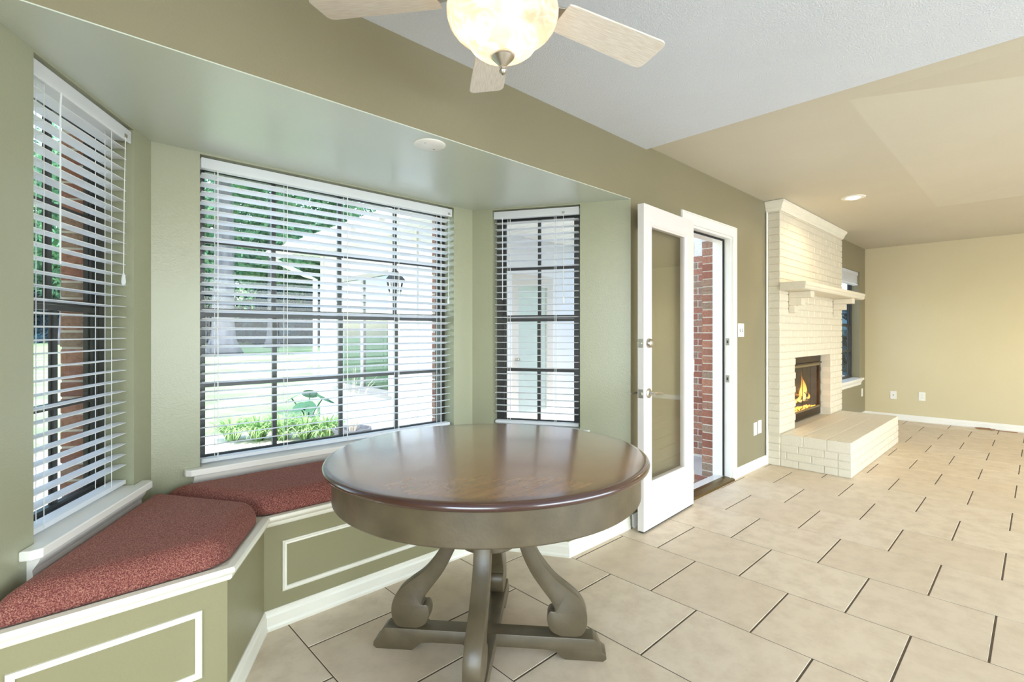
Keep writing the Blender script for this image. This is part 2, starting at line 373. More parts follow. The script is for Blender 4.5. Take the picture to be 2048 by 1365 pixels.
# ------------------------------------------------------------------ floor with tiles
TW, TT, TX, TY = .4596, .4672, 2.8527, 1.5377
fl = sbuild(MB().box(XMIN, YMIN, -.12, XF + .1, YW + .05, -.0016).box(A[0] - .1, YW + .05, -.12, D[0] + .1, 2.80, -.0016), 'floor', 'grout', 'beige offset square tile floor with thin dark grout lines', 'floor')
def proj(x, y, z=0):
    d = x * math.cos(YAW) + y * math.sin(YAW); r = x * math.sin(YAW) - y * math.cos(YAW)
    return (1024 + 1003 * r / d, 666 - 1003 * (z - H) / d) if d > .25 else None
def tile_mb(x0, y0, x1, y1, mb):
    ch = .0014
    return mb.rings([[(x0, y0, -.02), (x1, y0, -.02), (x1, y1, -.02), (x0, y1, -.02)], [(x0, y0, -ch), (x1, y0, -ch), (x1, y1, -ch), (x0, y1, -ch)],
                     [(x0 + ch, y0 + ch, 0), (x1 - ch, y0 + ch, 0), (x1 - ch, y1 - ch, 0), (x0 + ch, y1 - ch, 0)]])
seen, rest = [], MB()
g = .0028
for row in range(-14, 12):
    x0, x1 = TX - (row + .5) * TW, TX - (row - .5) * TW
    for k in range(-4, 15):
        kk = k + (.5 if row % 2 else 0)
        y1, y0 = TY - kk * TT, TY - (kk + 1) * TT
        a0, a1, b0, b1 = max(x0, XMIN), min(x1, XF - .003), max(y0, YMIN), y1
        if b0 > YW: a0, a1, b1 = max(a0, A[0] + .05), min(a1, D[0] - .05), min(b1, 2.4)
        elif b1 > YW and not (a0 > .2 and a1 < 2.4): b1 = YW - .006
        if a1 - a0 < .03 or b1 - b0 < .03: continue
        ps = [proj(x, y) for x in (a0, (a0 + a1) / 2, a1) for y in (b0, (b0 + b1) / 2, b1)]; ps = [p for p in ps if p and -60 < p[0] < 2110 and p[1] < 1430]
        gg = .0045
        e = (a0 + g, b0 + gg, a1 - g, b1 - gg)
        gx, gy = .0042, .0022                                   # joints parallel to the wall read wider
        e = (a0 + .0022, b0 + .0038, a1 - .0022, b1 - .0038)
        if ps: seen.append((min(math.hypot((e[0] + e[2]) / 2, (e[1] + e[3]) / 2), 99), e))
        else: tile_mb(*e, rest)
seen.sort()
TM = {}
for i, (d, e) in enumerate(seen):
    if i >= 298: tile_mb(*e, rest); continue
    w_, h_ = round(e[2] - e[0], 4), round(e[3] - e[1], 4)
    if (w_, h_) not in TM: TM[w_, h_] = tile_mb(-w_ / 2, -h_ / 2, w_ / 2, h_ / 2, MB()).mesh('tile', 'floor_tile')
    link('tile', TM[w_, h_], fl, ((e[0] + e[2]) / 2, (e[1] + e[3]) / 2, random.uniform(-.0004, .0004)))
r_ = rest.build('tile_field', 'floor_tile', fl); r_['kind'] = 'stuff'

# ------------------------------------------------------------------ walls
OX0, OX1, OZ = 5.505, 6.72, 1.02
DO0, DO1, DOZ = 3.50, 4.29, 2.07                               # door opening
FW0, FW1, FZ0, FZ1 = 7.45, 8.66, .60, 2.13                     # far window opening
wm = wall_mesh(XF + .2, 0, 2.62, .15, [(A[0], D[0], 0, ZS + .004), (DO0, DO1, 0, DOZ), (FW0, FW1, FZ0, FZ1), (OX0 - .02, OX1 + .3, .31, 1.03)], XMIN)
o = sbuild(wm, 'wall_back', 'wall_green', 'olive green painted wall with door opening and bay recess', 'wall'); o.location = (0, YW, 0)
def bay_wall(name, p, ang, L, h0, h1, label):
    o = sbuild(wall_mesh(L, 0, ZS + .05, .16, [(h0, h1, ZSILL, 2.10)]), name, 'bay_green_lit', label, 'wall')
    o.location = (p[0], p[1], 0); o.rotation_euler = (0, 0, ang); return o
wbl = bay_wall('wall_bay_left', A, aL, LL, .325, .925, 'left angled green wall of the bay')
wbc = bay_wall('wall_bay_center', B, aC, LC, .19, LC - .161, 'middle green wall of the bay')
wbr = bay_wall('wall_bay_right', C, aR, LR, .149, .755, 'right angled green wall of the bay')
sbuild(MB().prism([(A[0], YW + .001), (D[0], YW + .001), (C[0] + .2, C[1] + .1), (B[0] - .2, B[1] + .1)], lambda a, b, t: (a, b, t), ZS, ZS + .12), 'ceiling_bay', 'soffit_gloss_lit', 'glossy green soffit over the bay, window light painted in', 'ceiling')
sbuild(MB().box(XF, YMIN, 0, XF + .15, YW, 2.62), 'wall_far', 'wall_tan', 'plain tan far wall with two outlets', 'wall')
o = sbuild(wall_mesh(YW, 0, 2.62, .15, [(-3.0, -.2, .08, 2.35)], YMIN), 'wall_left', 'wall_tan', 'tan side wall with a wide opening', 'wall'); o.location = (XMIN, 0, 0); o.rotation_euler = (0, 0, R(90))
o = sbuild(wall_mesh(XF, 0, 2.62, .15, [(.0, 6.6, .08, 2.35)], XMIN), 'wall_near', 'wall_tan', 'tan wall opposite the bay with a wide opening', 'wall'); o.location = (0, YMIN, 0); o.scale = (1, -1, 1)
# ceilings
XS = 2.95
sbuild(MB().box(XMIN, YMIN, ZD, XS, YW, 2.62), 'ceiling_dining', 'ceiling_paint', 'textured white ceiling above the table', 'ceiling')
mb = MB(); v1, v2, yv = 3.15, 6.5, .71                         # living-room ceiling: a flat ring round a shallow hipped tray
zt = 2.66; yt = -1.1; i1, i2 = 4.5, 5.4
mb.quad((XS, yv, ZL), (XF, yv, ZL), (XF, YW, ZL), (XS, YW, ZL)); mb.quad((XS, YMIN, ZL), (v1, YMIN, ZL), (v1, yv, ZL), (XS, yv, ZL)); mb.quad((v2, YMIN, ZL), (XF, YMIN, ZL), (XF, yv, ZL), (v2, yv, ZL))
mb.quad((v1, yv, ZL), (v2, yv, ZL), (i2, yt, zt), (i1, yt, zt)); mb.quad((v1, yv, ZL), (i1, yt, zt), (i1, -3, zt), (v1, YMIN, ZL)); mb.quad((v2, yv, ZL), (v2, YMIN, ZL), (i2, -3, zt), (i2, yt, zt))
mb.quad((i1, yt, zt), (i2, yt, zt), (i2, -3, zt), (i1, -3, zt)); mb.quad((v1, YMIN, ZL), (i1, -3, zt), (i2, -3, zt), (v2, YMIN, ZL))
mb.box(XS, YMIN, 2.9, XF + .15, YW + .15, 2.95)
mb.quad((XS, YMIN, ZL), (XS, YMIN, 2.92), (XS, YW, 2.92), (XS, YW, ZL)); mb.quad((XF, YMIN, ZL), (XF, YMIN, 2.92), (XF, YW, 2.92), (XF, YW, ZL)); mb.quad((XS, YW, ZL), (XF, YW, ZL), (XF, YW, 2.92), (XS, YW, 2.92)); mb.quad((XS, YMIN, ZL), (XF, YMIN, ZL), (XF, YMIN, 2.92), (XS, YMIN, 2.92))
sbuild(mb, 'ceiling_living', 'ceiling_smooth', 'smooth tan-white ceiling with shallow tray near the fireplace', 'ceiling')

# ------------------------------------------------------------------ baseboards
BP = [(0, 0), (.016, 0), (.018, .012), (.014, .022), (.013, .058), (.009, .068), (.008, .078), (.004, .084), (0, .084)]
def base(name, path, label, mt='trim_white'): return sbuild(MB().sweep(path, BP), name, mt, label, 'baseboard')
base('baseboard_back', [(DO1 + .085, YW), (5.062, YW)], 'white baseboard between the door casing and the fireplace')
base('baseboard_bay', [(2.78, YW), (DO0 - .085, YW)], 'white baseboard behind the open door')
base('baseboard_corner', [(7.20, YW), (XF, YW)], 'white baseboard under the window beyond the fireplace')
base('baseboard_far', [(XF, YW), (XF, YMIN)], 'white baseboard along the far tan wall')

# ------------------------------------------------------------------ windows with blinds
def make_window(n, p, ang, u0, u1, z0, z1, cols, label, w0=.105, jambs=(), fw=.042):
    t = struct('window_%d' % n, label, 'window', (p[0], p[1], 0), ang)
    wa, wb = w0, w0 + .05
    mb = MB(); mb.box(u0, wa, z0, u0 + fw, wb, z1).box(u1 - fw, wa, z0, u1, wb, z1).box(u0 + fw, wa, z1 - fw, u1 - fw, wb, z1).box(u0 + fw, wa, z0, u1 - fw, wb, z0 + .018)
    # inner channel of the frame
    mb.box(u0 + fw, wa + .03, z0 + .018, u0 + fw + .018, wb - .004, z1 - fw).box(u1 - fw - .018, wa + .03, z0 + .018, u1 - fw, wb - .004, z1 - fw)
    mb.build('frame', 'bronze', t)
    zm = (z0 + z1) / 2 - .005
    a, b = u0 + fw, u1 - fw
    for s, (lo, hi, wo) in enumerate(((zm + .001, z1 - fw, .028), (z0 + .018, zm - .001, .010))):
        rl = (.022, .016) if s == 0 else (.022, .020)             # bottom and top rail of each sash
        r0, r1 = (rl[0], .014) if s == 0 else (.014, rl[1])
        mb = MB(); y0, y1 = wa + wo - .008, wa + wo + .014
        mb.box(a, y0, lo, b, y1, lo + r0).box(a, y0, hi - r1, b, y1, hi).box(a, y0, lo + r0, a + .014, y1, hi - r1).box(b - .014, y0, lo + r0, b, y1, hi - r1)
        sash = mb.build('sash', 'bronze', t)
        q0_, q1_ = lo + r0, hi - r1; mid = (lo + hi) / 2; mw = .011
        for c in range(1, cols):
            uc = u0 + (u1 - u0) * c / cols
            MB().box(uc - mw, wa + wo - .005, q0_, uc + mw, wa + wo + .012, q1_).build('muntin', 'bronze', sash)
        MB().box(a + .014, wa + wo - .006, mid - mw, b - .014, wa + wo + .013, mid + mw).build('muntin', 'bronze', sash)
        for c in range(cols):
            p0 = max(a + .014, u0 + (u1 - u0) * c / cols + (mw if c else 0)); p1 = min(b - .014, u0 + (u1 - u0) * (c + 1) / cols - (mw if c < cols - 1 else 0))
            for q0, q1 in ((q0_, mid - mw), (mid + mw, q1_)):
                MB().box(p0, wa + wo, q0, p1, wa + wo + .004, q1).build('pane', 'pane_glass', sash)
    # stool and apron
    st = [(u0 - .065, -.0), (u0 - .065, -.03), (u0 - .045, -.05), (u1 + .045, -.05), (u1 + .065, -.03), (u1 + .065, 0), (u1 - .001, 0), (u1 - .001, w0), (u0 + .001, w0), (u0 + .001, 0)]
    MB().prism(st, lambda x, y, z: (x, y, z), z0 - .028, z0 + .002).build('sill', 'trim_white', t, bevel=.004, bseg=2)
    ap = MB(); prof = [(0, z0 - .10), (-.012, z0 - .10), (-.016, z0 - .085), (-.014, z0 - .07), (-.03, z0 - .045), (-.036, z0 - .028), (0, z0 - .028)]
    ap.rings([[(u, wv, z) for wv, z in prof] for u in (u0 - .03, u1 + .03)]).build('apron', 'trim_white', t)
    for side in jambs:                                          # brick veneer reveal outside the frame
        ub = (u1 + .055) if side > 0 else (u0 - .055)
        MB().box(ub - .048, .165, z0 - .1, ub + .048, .26, z1 + .05).build('mortar_core', 'mortar', t)
        for k in range(int((z1 - z0) / .0677) + 1):
            brick(t, (ub, .213, z0 - .03 + k * .0677 + .03), (.106, .104, .0577), 'red_brick')
    return t
make_window(1, A, aL, .325, .925, ZSILL, 2.10, 2, 'narrow dark-framed sash window in the left angled wall of the bay', jambs=(1, -1))
make_window(2, B, aC, .19, LC - .161, ZSILL, 2.10, 4, 'wide dark-framed sash window in the middle of the bay', jambs=(1, -1), fw=.030)
make_window(3, C, aR, .149, .755, ZSILL, 2.10, 2, 'narrow dark-framed sash window in the right angled wall of the bay', jambs=(1, -1))
make_window(4, (0, YW), 0, FW0, FW1, FZ0, FZ1, 2, 'dark-framed window in the corner beyond the fireplace', w0=.095)

SLAT = {}
def make_blind(label, p, ang, u0, u1, z0, z1, ladders, tilt, tassel_u, wand_u=None, pitch=.0436):
    t = thing('venetian_blind', label, 'window blind', (p[0], p[1], 0), ang, 'white slatted blinds in the bay windows')
    wc, d = .047, .05; a, b = u0 + .012, u1 - .014
    mb = MB(); hr = [(-.004 + .01, z1 - .058), (.004 + .01, z1 - .06), (.012, z1 - .05), (.075, z1 - .05), (.075, z1 - .012), (.012, z1 - .012), (.006, z1 - .008)]
    mb.rings([[(u, wv, z) for wv, z in hr] for u in (a - .006, b + .006)]).build('headrail', 'blind_white', t, bevel=.002, bseg=1)
    key = round(b - a, 3)
    if key not in SLAT:
        pr = []
        for s in (-1, -.5, 0, .5, 1): pr.append((s * d / 2, .0022 * (1 - s * s) + .0013))
        for s in (1, .5, 0, -.5, -1): pr.append((s * d / 2, .0022 * (1 - s * s) - .0013))
        SLAT[key] = MB().rings([[(u, y, z) for y, z in pr] for u in (0, b - a)]).mesh('slat', 'blind_white', smooth=True, ang=50)
    zb = z0 + .055; n = int((z1 - .075 - zb) / pitch) + 1
    zs = [z1 - .085 - k * pitch for k in range(n)]
    zs = [z for z in zs if z > zb]
    for z in zs:
        link('slat', SLAT[key], t, (a + random.uniform(-.0008, .0008), wc, z), (tilt + random.uniform(-.012, .012), 0, 0))
    MB().box(a, wc - d / 2, z0 + .012, b, wc + d / 2, z0 + .03).build('bottom_rail', 'blind_white', t, bevel=.003, bseg=2)
    for uf in ladders:
        u = a + (b - a) * uf; mb = MB()
        for dw in (-.027, .027): mb.box(u - .0011, wc + dw - .0009, z0 + .02, u + .0011, wc + dw + .0009, z1 - .05)
        for z in zs: mb.box(u - .0007, wc - .027, z - .0032, u + .0007, wc + .027, z - .0024)
        mb.build('ladder_cord', 'cord_white', t)
        MB().box(u + .009, wc - .0009, z0 + .02, u + .0108, wc + .0009, z1 - .05).build('lift_cord', 'cord_white', t)
    u = a + (b - a) * tassel_u; zt_ = 1.46
    MB().tube([(u, .006, z1 - .045), (u + .002, .012, z1 - .3), (u, .013, zt_ + .03)], .0016, 6).build('pull_cord', 'cord_white', t)
    MB().lathe([(.002, zt_ + .035), (.006, zt_ + .022), (.008, zt_), (.006, zt_ - .012), (.002, zt_ - .014)], 10, (u, .013)).build('tassel', 'blind_white', t, smooth=True)
    MB().box(u - .009, .003, z1 - .05, u + .009, .009, z1 - .036).build('cord_lock', 'nickel', t)
    if wand_u is not None:
        uw = a + (b - a) * wand_u
        MB().tube([(uw, .0045, z1 - .058), (uw, .0075, z1 - .10), (uw, .0075, z1 - .62)], .0028, 6).build('tilt_wand', 'blind_white', t, smooth=True)
    return t
make_blind('white slatted blind in the narrow left window, seen edge-on', A, aL, .325, .925, ZSILL, 2.098, (.12, .80), -.02, .93, .22)
make_blind('wide white slatted blind in the middle bay window', B, aC, .19, LC - .161, ZSILL, 2.098, (.045, .27, .5, .73, .95), -.23, .985)
make_blind('narrow white slatted blind in the right window nearest the open door', C, aR, .149, .755, ZSILL, 2.098, (.16, .72), -.03, .83, .1)
# raised shade in the far window
t = thing('raised_blind', 'white blind pulled up in the corner window beyond the fireplace', 'window blind', (0, YW, 0))
MB().box(FW0 + .01, .012, FZ1 - .05, FW1 - .02, .07, FZ1 - .004).build('headrail', 'blind_white', t, bevel=.003)
for k in range(9): MB().box(FW0 + .015, .015 + .002 * (k % 2), FZ1 - .062 - k * .0125, FW1 - .05, .066, FZ1 - .054 - k * .0125).build('slat', 'blind_white', t)
MB().box(FW0 + .015, .012, FZ1 - .195, FW1 - .045, .07, FZ1 - .170).build('bottom_rail', 'blind_white', t, bevel=.003)

# ------------------------------------------------------------------ window bench
BF = [(-.12, 1.855), (.459, 1.855), (.69, 2.235), (1.90, 2.235), (2.155, 1.815), (2.75, 1.815)]     # front faces in plan
bench = thing('window_bench', 'built-in green panelled window bench with cream trim wrapping the bay', 'bench', (1.295, 2.2, 0))
def off(p): return (p[0] - 1.295, p[1] - 2.2)
BFo = [off(p) for p in BF]
ins = .012
back = [off((2.75 , 1.83)), off((2.205, 2.725)), off((.382, 2.725)), off((-.145, 1.83))]
MB().prism(BFo + [(back[1]), (back[2]), (back[3])], lambda a, b, z: (a, b, z), .0, .45).build('body', 'bench_green', bench)
MB().prism(BFo + [(back[1]), (back[2]), (back[3])], lambda a, b, z: (a, b, z), .4505, .475).build('seat_board', 'trim_cream', bench)
TP = [(0, .436), (.010, .436), (.016, .442), (.018, .455), (.026, .462), (.028, .474), (.024, .481), (0, .482)]
MB().sweep(BFo, TP).build('edge_trim', 'trim_cream', bench, smooth=True)
MB().sweep(BFo, BP).build('skirting', 'trim_cream', bench)
def molding(p, q, u0, u1, z0, z1, name='panel_molding'):
    ang, L = frame_of(p, q); prof = [(0, 0), (0, -.008), (.005, -.012), (.010, -.008), (.016, -.009), (.019, -.005), (.019, 0)]
    rs = []
    for cu, cz, su, sz in ((u0, z0, 1, 1), (u1, z0, -1, 1), (u1, z1, -1, -1), (u0, z1, 1, -1), (u0, z0, 1, 1)):
        rs.append([(cu + su * i, w_, cz + sz * i) for i, w_ in prof])
    o = MB().rings(rs, True, False, False).build(name, 'trim_cream', bench)
    o.location = (*off(p), 0); o.rotation_euler = (0, 0, ang)
molding(BF[0], BF[1], .06, .505, .147, .362)
molding(BF[2], BF[3], .073, 1.137, .147, .362)
molding(BF[4], BF[5], .07, .53, .147, .362)
# cushions
def cushion(poly, label):
    cx = sum(p[0] for p in poly) / len(poly); cy = sum(p[1] for p in poly) / len(poly)
    mb = MB().prism([(a - cx, b - cy) for a, b in poly], lambda a, b, z: (a, b, z), 0, .082)
    me = mb.mesh('seat_cushion', 'cushion_fabric')
    bm = bmesh.new(); bm.from_mesh(me)
    ed = [e for e in bm.edges if max(v.co.z for v in e.verts) > .05]
    bmesh.ops.bevel(bm, geom=ed, offset=.068, segments=9, affect='EDGES', profile=.5)
    bm.to_mesh(me); bm.free()
    for p in me.polygons: p.use_smooth = True
    o = link('seat_cushion', me, None, (cx, cy, .4825)); return tag(o, label, 'cushion', 'red-brown bench cushions')
g_ = .004
cushion([(-.115, 1.862), (.452, 1.862), (.672, 2.228), (.375, 2.705)], 'red-brown fabric cushion on the left wing of the window bench')
cushion([(.688, 2.238), (1.902, 2.238), (2.19, 2.712), (.392, 2.722)], 'long red-brown fabric cushion below the middle window')
cushion([(2.165, 1.825), (2.70, 1.825), (2.215, 2.66), (1.918, 2.222)], 'red-brown fabric cushion on the right wing behind the round table')

# ------------------------------------------------------------------ round table
TC = (1.297, 1.503); TR = .617; TZ = .785
tb = thing('round_table', 'round pedestal table with glossy brown top and grey-green scroll legs', 'table', (TC[0], TC[1], 0))
pr = [(.01, TZ), (TR - .022, TZ), (TR - .010, TZ - .002), (TR - .003, TZ - .007), (TR, TZ - .014), (TR - .002, TZ - .021), (TR - .010, TZ - .027), (TR - .022, TZ - .030), (.01, TZ - .030)]
MB().lathe(pr, 128, (0, 0)).build('tabletop', 'table_wood', tb, smooth=True, ang=45)
MB().lathe([(.50, TZ - .0302), (TR - .032, TZ - .0302), (TR - .032, TZ - .135), (TR - .038, TZ - .141), (.50, TZ - .141)], 96, (0, 0), False, False).build('apron', 'table_paint', tb, smooth=True, ang=40)
MB().lathe([(.02, TZ - .031), (.50, TZ - .031), (.50, TZ - .06), (.02, TZ - .06)], 48).build('underside_board', 'table_paint', tb, smooth=True, ang=40)
MB().lathe([(.02, .66), (.17, .66), (.178, .668), (.178, .70), (.17, .725), (.02, .725)], 40).build('top_plate', 'rubber', tb, smooth=True, ang=40)
MB().lathe([(.02, .424), (.112, .424), (.118, .430), (.118, .450), (.112, .456), (.02, .456)], 40).build('collar', 'table_paint', tb, smooth=True, ang=40)
MB().lathe([(.02, .4565), (.098, .4565), (.098, .6595), (.02, .6595)], 32).build('collar_core', 'rubber', tb, smooth=True, ang=40)
def catmull(P, n=6, closed=True):
    out = []; N = len(P)
    for i in range(N):
        p0, p1, p2, p3 = P[(i - 1) % N], P[i], P[(i + 1) % N], P[(i + 2) % N]
        for k in range(n):
            t_ = k / n
            out.append(tuple(.5 * (2 * p1[j] + (p2[j] - p0[j]) * t_ + (2 * p0[j] - 5 * p1[j] + 4 * p2[j] - p3[j]) * t_ ** 2 + (3 * p1[j] - p0[j] - 3 * p2[j] + p3[j]) * t_ ** 3) for j in (0, 1)))
    return out
outer = [(.150, .60), (.163, .50), (.180, .425), (.212, .365), (.262, .305), (.318, .262), (.362, .222), (.384, .172), (.383, .125), (.366, .093), (.340, .084)]
inner = [(.285, .084), (.252, .098), (.236, .124), (.232, .155), (.243, .178), (.262, .178), (.258, .195), (.243, .222), (.212, .262), (.172, .318), (.138, .385), (.116, .455), (.104, .53), (.100, .60)]
def open_smooth(P, n=4):
    Q = [P[0]] + P + [P[-1]]; out = []
    for i in range(1, len(Q) - 2):
        p0, p1, p2, p3 = Q[i - 1:i + 3]
        for k in range(n):
            t_ = k / n
            out.append(tuple(.5 * (2 * p1[j] + (p2[j] - p0[j]) * t_ + (2 * p0[j] - 5 * p1[j] + 4 * p2[j] - p3[j]) * t_ ** 2 + (3 * p1[j] - p0[j] - 3 * p2[j] + p3[j]) * t_ ** 3) for j in (0, 1)))
    return out + [P[-1]]
leg_poly = open_smooth(outer) + open_smooth(inner)
lm = MB().prism(leg_poly, lambda a, b, t_: (a, t_, b), -.031, .031).mesh('leg', 'table_paint', bevel=.004, bseg=2, smooth=True, ang=35)
a0 = math.atan2(-.595, .519)
# scroll curl discs on the inner end of each leg are part of the profile; four legs, two crossed base beams with stepped feet
for k in range(4): link('leg', lm, tb, (0, 0, .0005), (0, 0, a0 + k * R(90)))
half = [(.0, .034), (.215, .034), (.262, .030), (.285, .012), (.300, .0), (.445, .0), (.458, .010), (.456, .026), (.440, .036), (.432, .052), (.424, .072), (.408, .084), (.385, .084), (.0, .084)]
beam = half[1:-1] + [(-x, z) for x, z in half[1:-1]][::-1]
b1 = MB().prism(beam, lambda a, b, t_: (a, t_, b), -.036, .036).mesh('base_beam', 'table_paint', bevel=.003, bseg=2, smooth=True, ang=35)
link('base_beam', b1, tb, None, (0, 0, a0)); o = link('base_beam', b1, tb, None, (0, 0, a0 + R(90))); o.location.z = -.0004; o.scale.z = .996

# ------------------------------------------------------------------ french door, casing, threshold
hp, fp = Vector((3.46, 1.733)), Vector((2.735, 1.694))
dv = hp - fp; DLn = dv.length
door = struct('door_1', 'white french door with one tall glass pane, swung fully open', 'door', (fp.x, fp.y, .012), math.atan2(dv.y, dv.x))
DT, DH = .045, 2.048; GU0, GU1, GZ0, GZ1 = .092, DLn - .125, .285, 1.925
mb = wall_mesh(DLn, 0, DH, DT, [(GU0, GU1, GZ0, GZ1)]); mb.build('stile_frame', 'door_white', door, weld=True, bevel=.002, bseg=1)
rs = []
for cu, cz, su, sz in ((GU0, GZ0, 1, 1), (GU1, GZ0, -1, 1), (GU1, GZ1, -1, -1), (GU0, GZ1, 1, -1), (GU0, GZ0, 1, 1)):
    rs.append([(cu + su * i, w_, cz + sz * i) for i, w_ in ((-.016, -.0005), (-.012, -.006), (-.004, -.006), (.004, .002), (.010, .006), (.010, DT - .006), (-.0, DT))])
MB().rings(rs, True, False, False).build('glazing_bead', 'door_white', door)
MB().box(GU0 + .002, .014, GZ0 + .002, GU1 - .002, .020, GZ1 - .002).build('pane', 'door_glass', door)
MB().box(.004, .004, -.006, DLn - .004, DT - .004, -.0005).build('door_sweep', 'rubber', door)
def disc_y(c, prof, seg=24):                                   # lathe about the door's w axis
    return MB().rings([[(c[0] + r * math.cos(2 * math.pi * k / seg), y, c[1] + r * math.sin(2 * math.pi * k / seg)) for k in range(seg)] for r, y in prof])
zb_, zl_ = 1.175, .86
disc_y((.056, zb_), [(.031, -.0005), (.031, -.006), (.026, -.022), (.021, -.026), (.005, -.026)]).build('deadbolt', 'nickel', door, smooth=True)
MB().box(.052, -.034, zb_ - .012, .060, -.026, zb_ + .012).build('thumb_turn', 'nickel', door)
def lever(sign, w0):
    e = disc_y((.056, zl_), [(.031, w0), (.031, w0 + sign * .005), (.024, w0 + sign * .010), (.011, w0 + sign * .012), (.010, w0 + sign * .045), (.004, w0 + sign * .046)])
    y = w0 + sign * .040
    e.tube([(.050, y, zl_), (.085, y, zl_), (.115, y + sign * .004, zl_ - .003), (.158, y + sign * .004, zl_ - .008), (.166, y + sign * .004, zl_ - .009)], [.010, .0085, .010, .0085, .003], 10)
    return e
lever(-1, -.0005).build('lever_handle', 'nickel', door, smooth=True)
# lever on the outer face
e = disc_y((.056, zl_), [(.028, DT + .0005), (.026, DT + .006), (.010, DT + .008), (.010, DT + .030), (.004, DT + .031)])
e.tube([(.056, DT + .026, zl_), (.02, DT + .026, zl_), (-.03, DT + .026, zl_)], [.009, .008, .004], 10).build('lever_handle', 'nickel', door, smooth=True)
MB().box(-.0015, .006, zb_ - .028, .0, DT - .006, zb_ + .028).box(-.008, .014, zb_ - .004, -.0015, .022, zb_ + .004).build('bolt_plate', 'nickel', door)
MB().box(-.0015, .006, zl_ - .028, .0, DT - .006, zl_ + .028).box(-.009, .012, zl_ - .008, -.0015, .024, zl_ + .008).build('latch_plate', 'nickel', door)
for z in (.2, 1.0, 1.85): MB().lathe([(.006, z - .045), (.006, z + .045)], 10, (DLn + .004, .004)).build('hinge', 'nickel', door, smooth=True)

cas = struct('trim_1', 'white moulded casing around the patio door opening', 'door casing')
CP = [(0, 0), (-.016, 0), (-.019, .012), (-.019, .070), (-.013, .078), (-.013, .086), (0, .088)]
rs = []
for u, z, su, sz in ((DO0 + .004, 0, -1, 0), (DO0 + .004, DOZ - .004, -1, 1), (DO1 - .004, DOZ - .004, 1, 1), (DO1 - .004, 0, 1, 0)):
    rs.append([(u + su * i, YW + w_, z + sz * i) for w_, i in CP])
MB().rings(rs, True, True, True).build('casing', 'trim_white', cas)
jm = MB(); jd = .15
jm.box(DO1 - .02, YW, .0, DO1, YW + jd, DOZ).box(DO0, YW, 0, DO0 + .02, YW + jd, DOZ).box(DO0 + .02, YW, DOZ - .02, DO1 - .02, YW + jd, DOZ)
jm.box(DO1 - .034, YW + .065, .03, DO1 - .02, YW + jd, DOZ - .02).box(DO0 + .02, YW + .065, DOZ - .034, DO1 - .034, YW + jd, DOZ - .02)
jm.build('jamb', 'trim_white', cas)
MB().box(DO1 - .032, YW + .052, .03, DO1 - .0205, YW + .0645, DOZ - .021).box(DO0 + .02, YW + .052, DOZ - .033, DO1 - .032, YW + .0645, DOZ - .0205).build('weatherstrip', 'rubber', cas)
for z in (1.175, .86):
    MB().box(DO1 - .0225, YW + .012, z - .03, DO1 - .0200, YW + .04, z + .03).build('strike_plate', 'nickel', cas)
    MB().box(DO1 - .0232, YW + .019, z - .012, DO1 - .0224, YW + .032, z + .012).build('strike_hole', 'socket_dark', cas)
th = struct('trim_2', 'bronze metal threshold under the open patio door', 'threshold')
MB().rings([[(x, YW - .03, 0), (x, YW - .026, .016), (x, YW + .02, .026), (x, YW + .055, .028), (x, YW + .055, 0)] for x in (DO0, DO1)]).build('sill_plate', 'brass_dull', th)
MB().rings([[(x, YW + .056, 0), (x, YW + .056, .024), (x, YW + .165, .006), (x, YW + .165, -.02)] for x in (DO0, DO1)]).build('outer_sill', 'trim_white', th)
# exterior brickmould
bmd = struct('trim_3', 'white exterior brickmould of the patio door', 'door casing')
MB().box(DO1 - .012, YW + .151, 0, DO1 + .03, YW + .159, DOZ).box(DO0 - .05, YW + .151, 0, DO0 + .012, YW + .159, DOZ).box(DO0 - .05, YW + .151, DOZ, DO1 + .03, YW + .159, DOZ + .07).build('brickmould', 'trim_white', bmd)

# ------------------------------------------------------------------ exterior brick by the door: veneer return, chimney flank, rowlock sill
CH = .0677
ev = struct('wall_patio', 'red brick veneer return beside the patio door', 'wall')
MB().box(DO1 + .004, YW + .160, -.05, 5.04, YW + .257, 2.4).build('mortar_core', 'mortar', ev)
for k in range(31):
    z = -.03 + k * CH + .03
    brick(ev, (DO1 - .003 + .05, YW + .212, z), (.10, .10, .0577), 'red_brick')
ec = struct('wall_chimney', 'red brick flank of the chimney outside the patio door', 'wall')
MB().box(5.07, YW + .26, -.06, 5.5, 3.3, 2.5).build('mortar_core', 'mortar', ec)
for k in range(31):
    z = -.03 + k * CH + .03; y = YW + .262 + (.0 if k % 2 else -.106)
    while y < 3.25:
        y0, y1 = max(y, YW + .262), min(y + .203, 3.3)
        if y1 - y0 > .03: brick(ec, (5.068 + .045, (y0 + y1) / 2, z), (.10, y1 - y0, .0577), 'red_brick')
        y += .2127
bs = struct('trim_4', 'red brick rowlock sill outside the patio door', 'door sill')
MB().box(DO0, YW + .17, -.08, DO1 - .01, YW + .40, -.012).build('mortar_core', 'mortar', bs)
x = DO0 + .03
while x < DO1 - .03:
    brick(bs, (x, YW + .285, -.03), (.0577, .20, .055), 'red_brick'); x += .0677

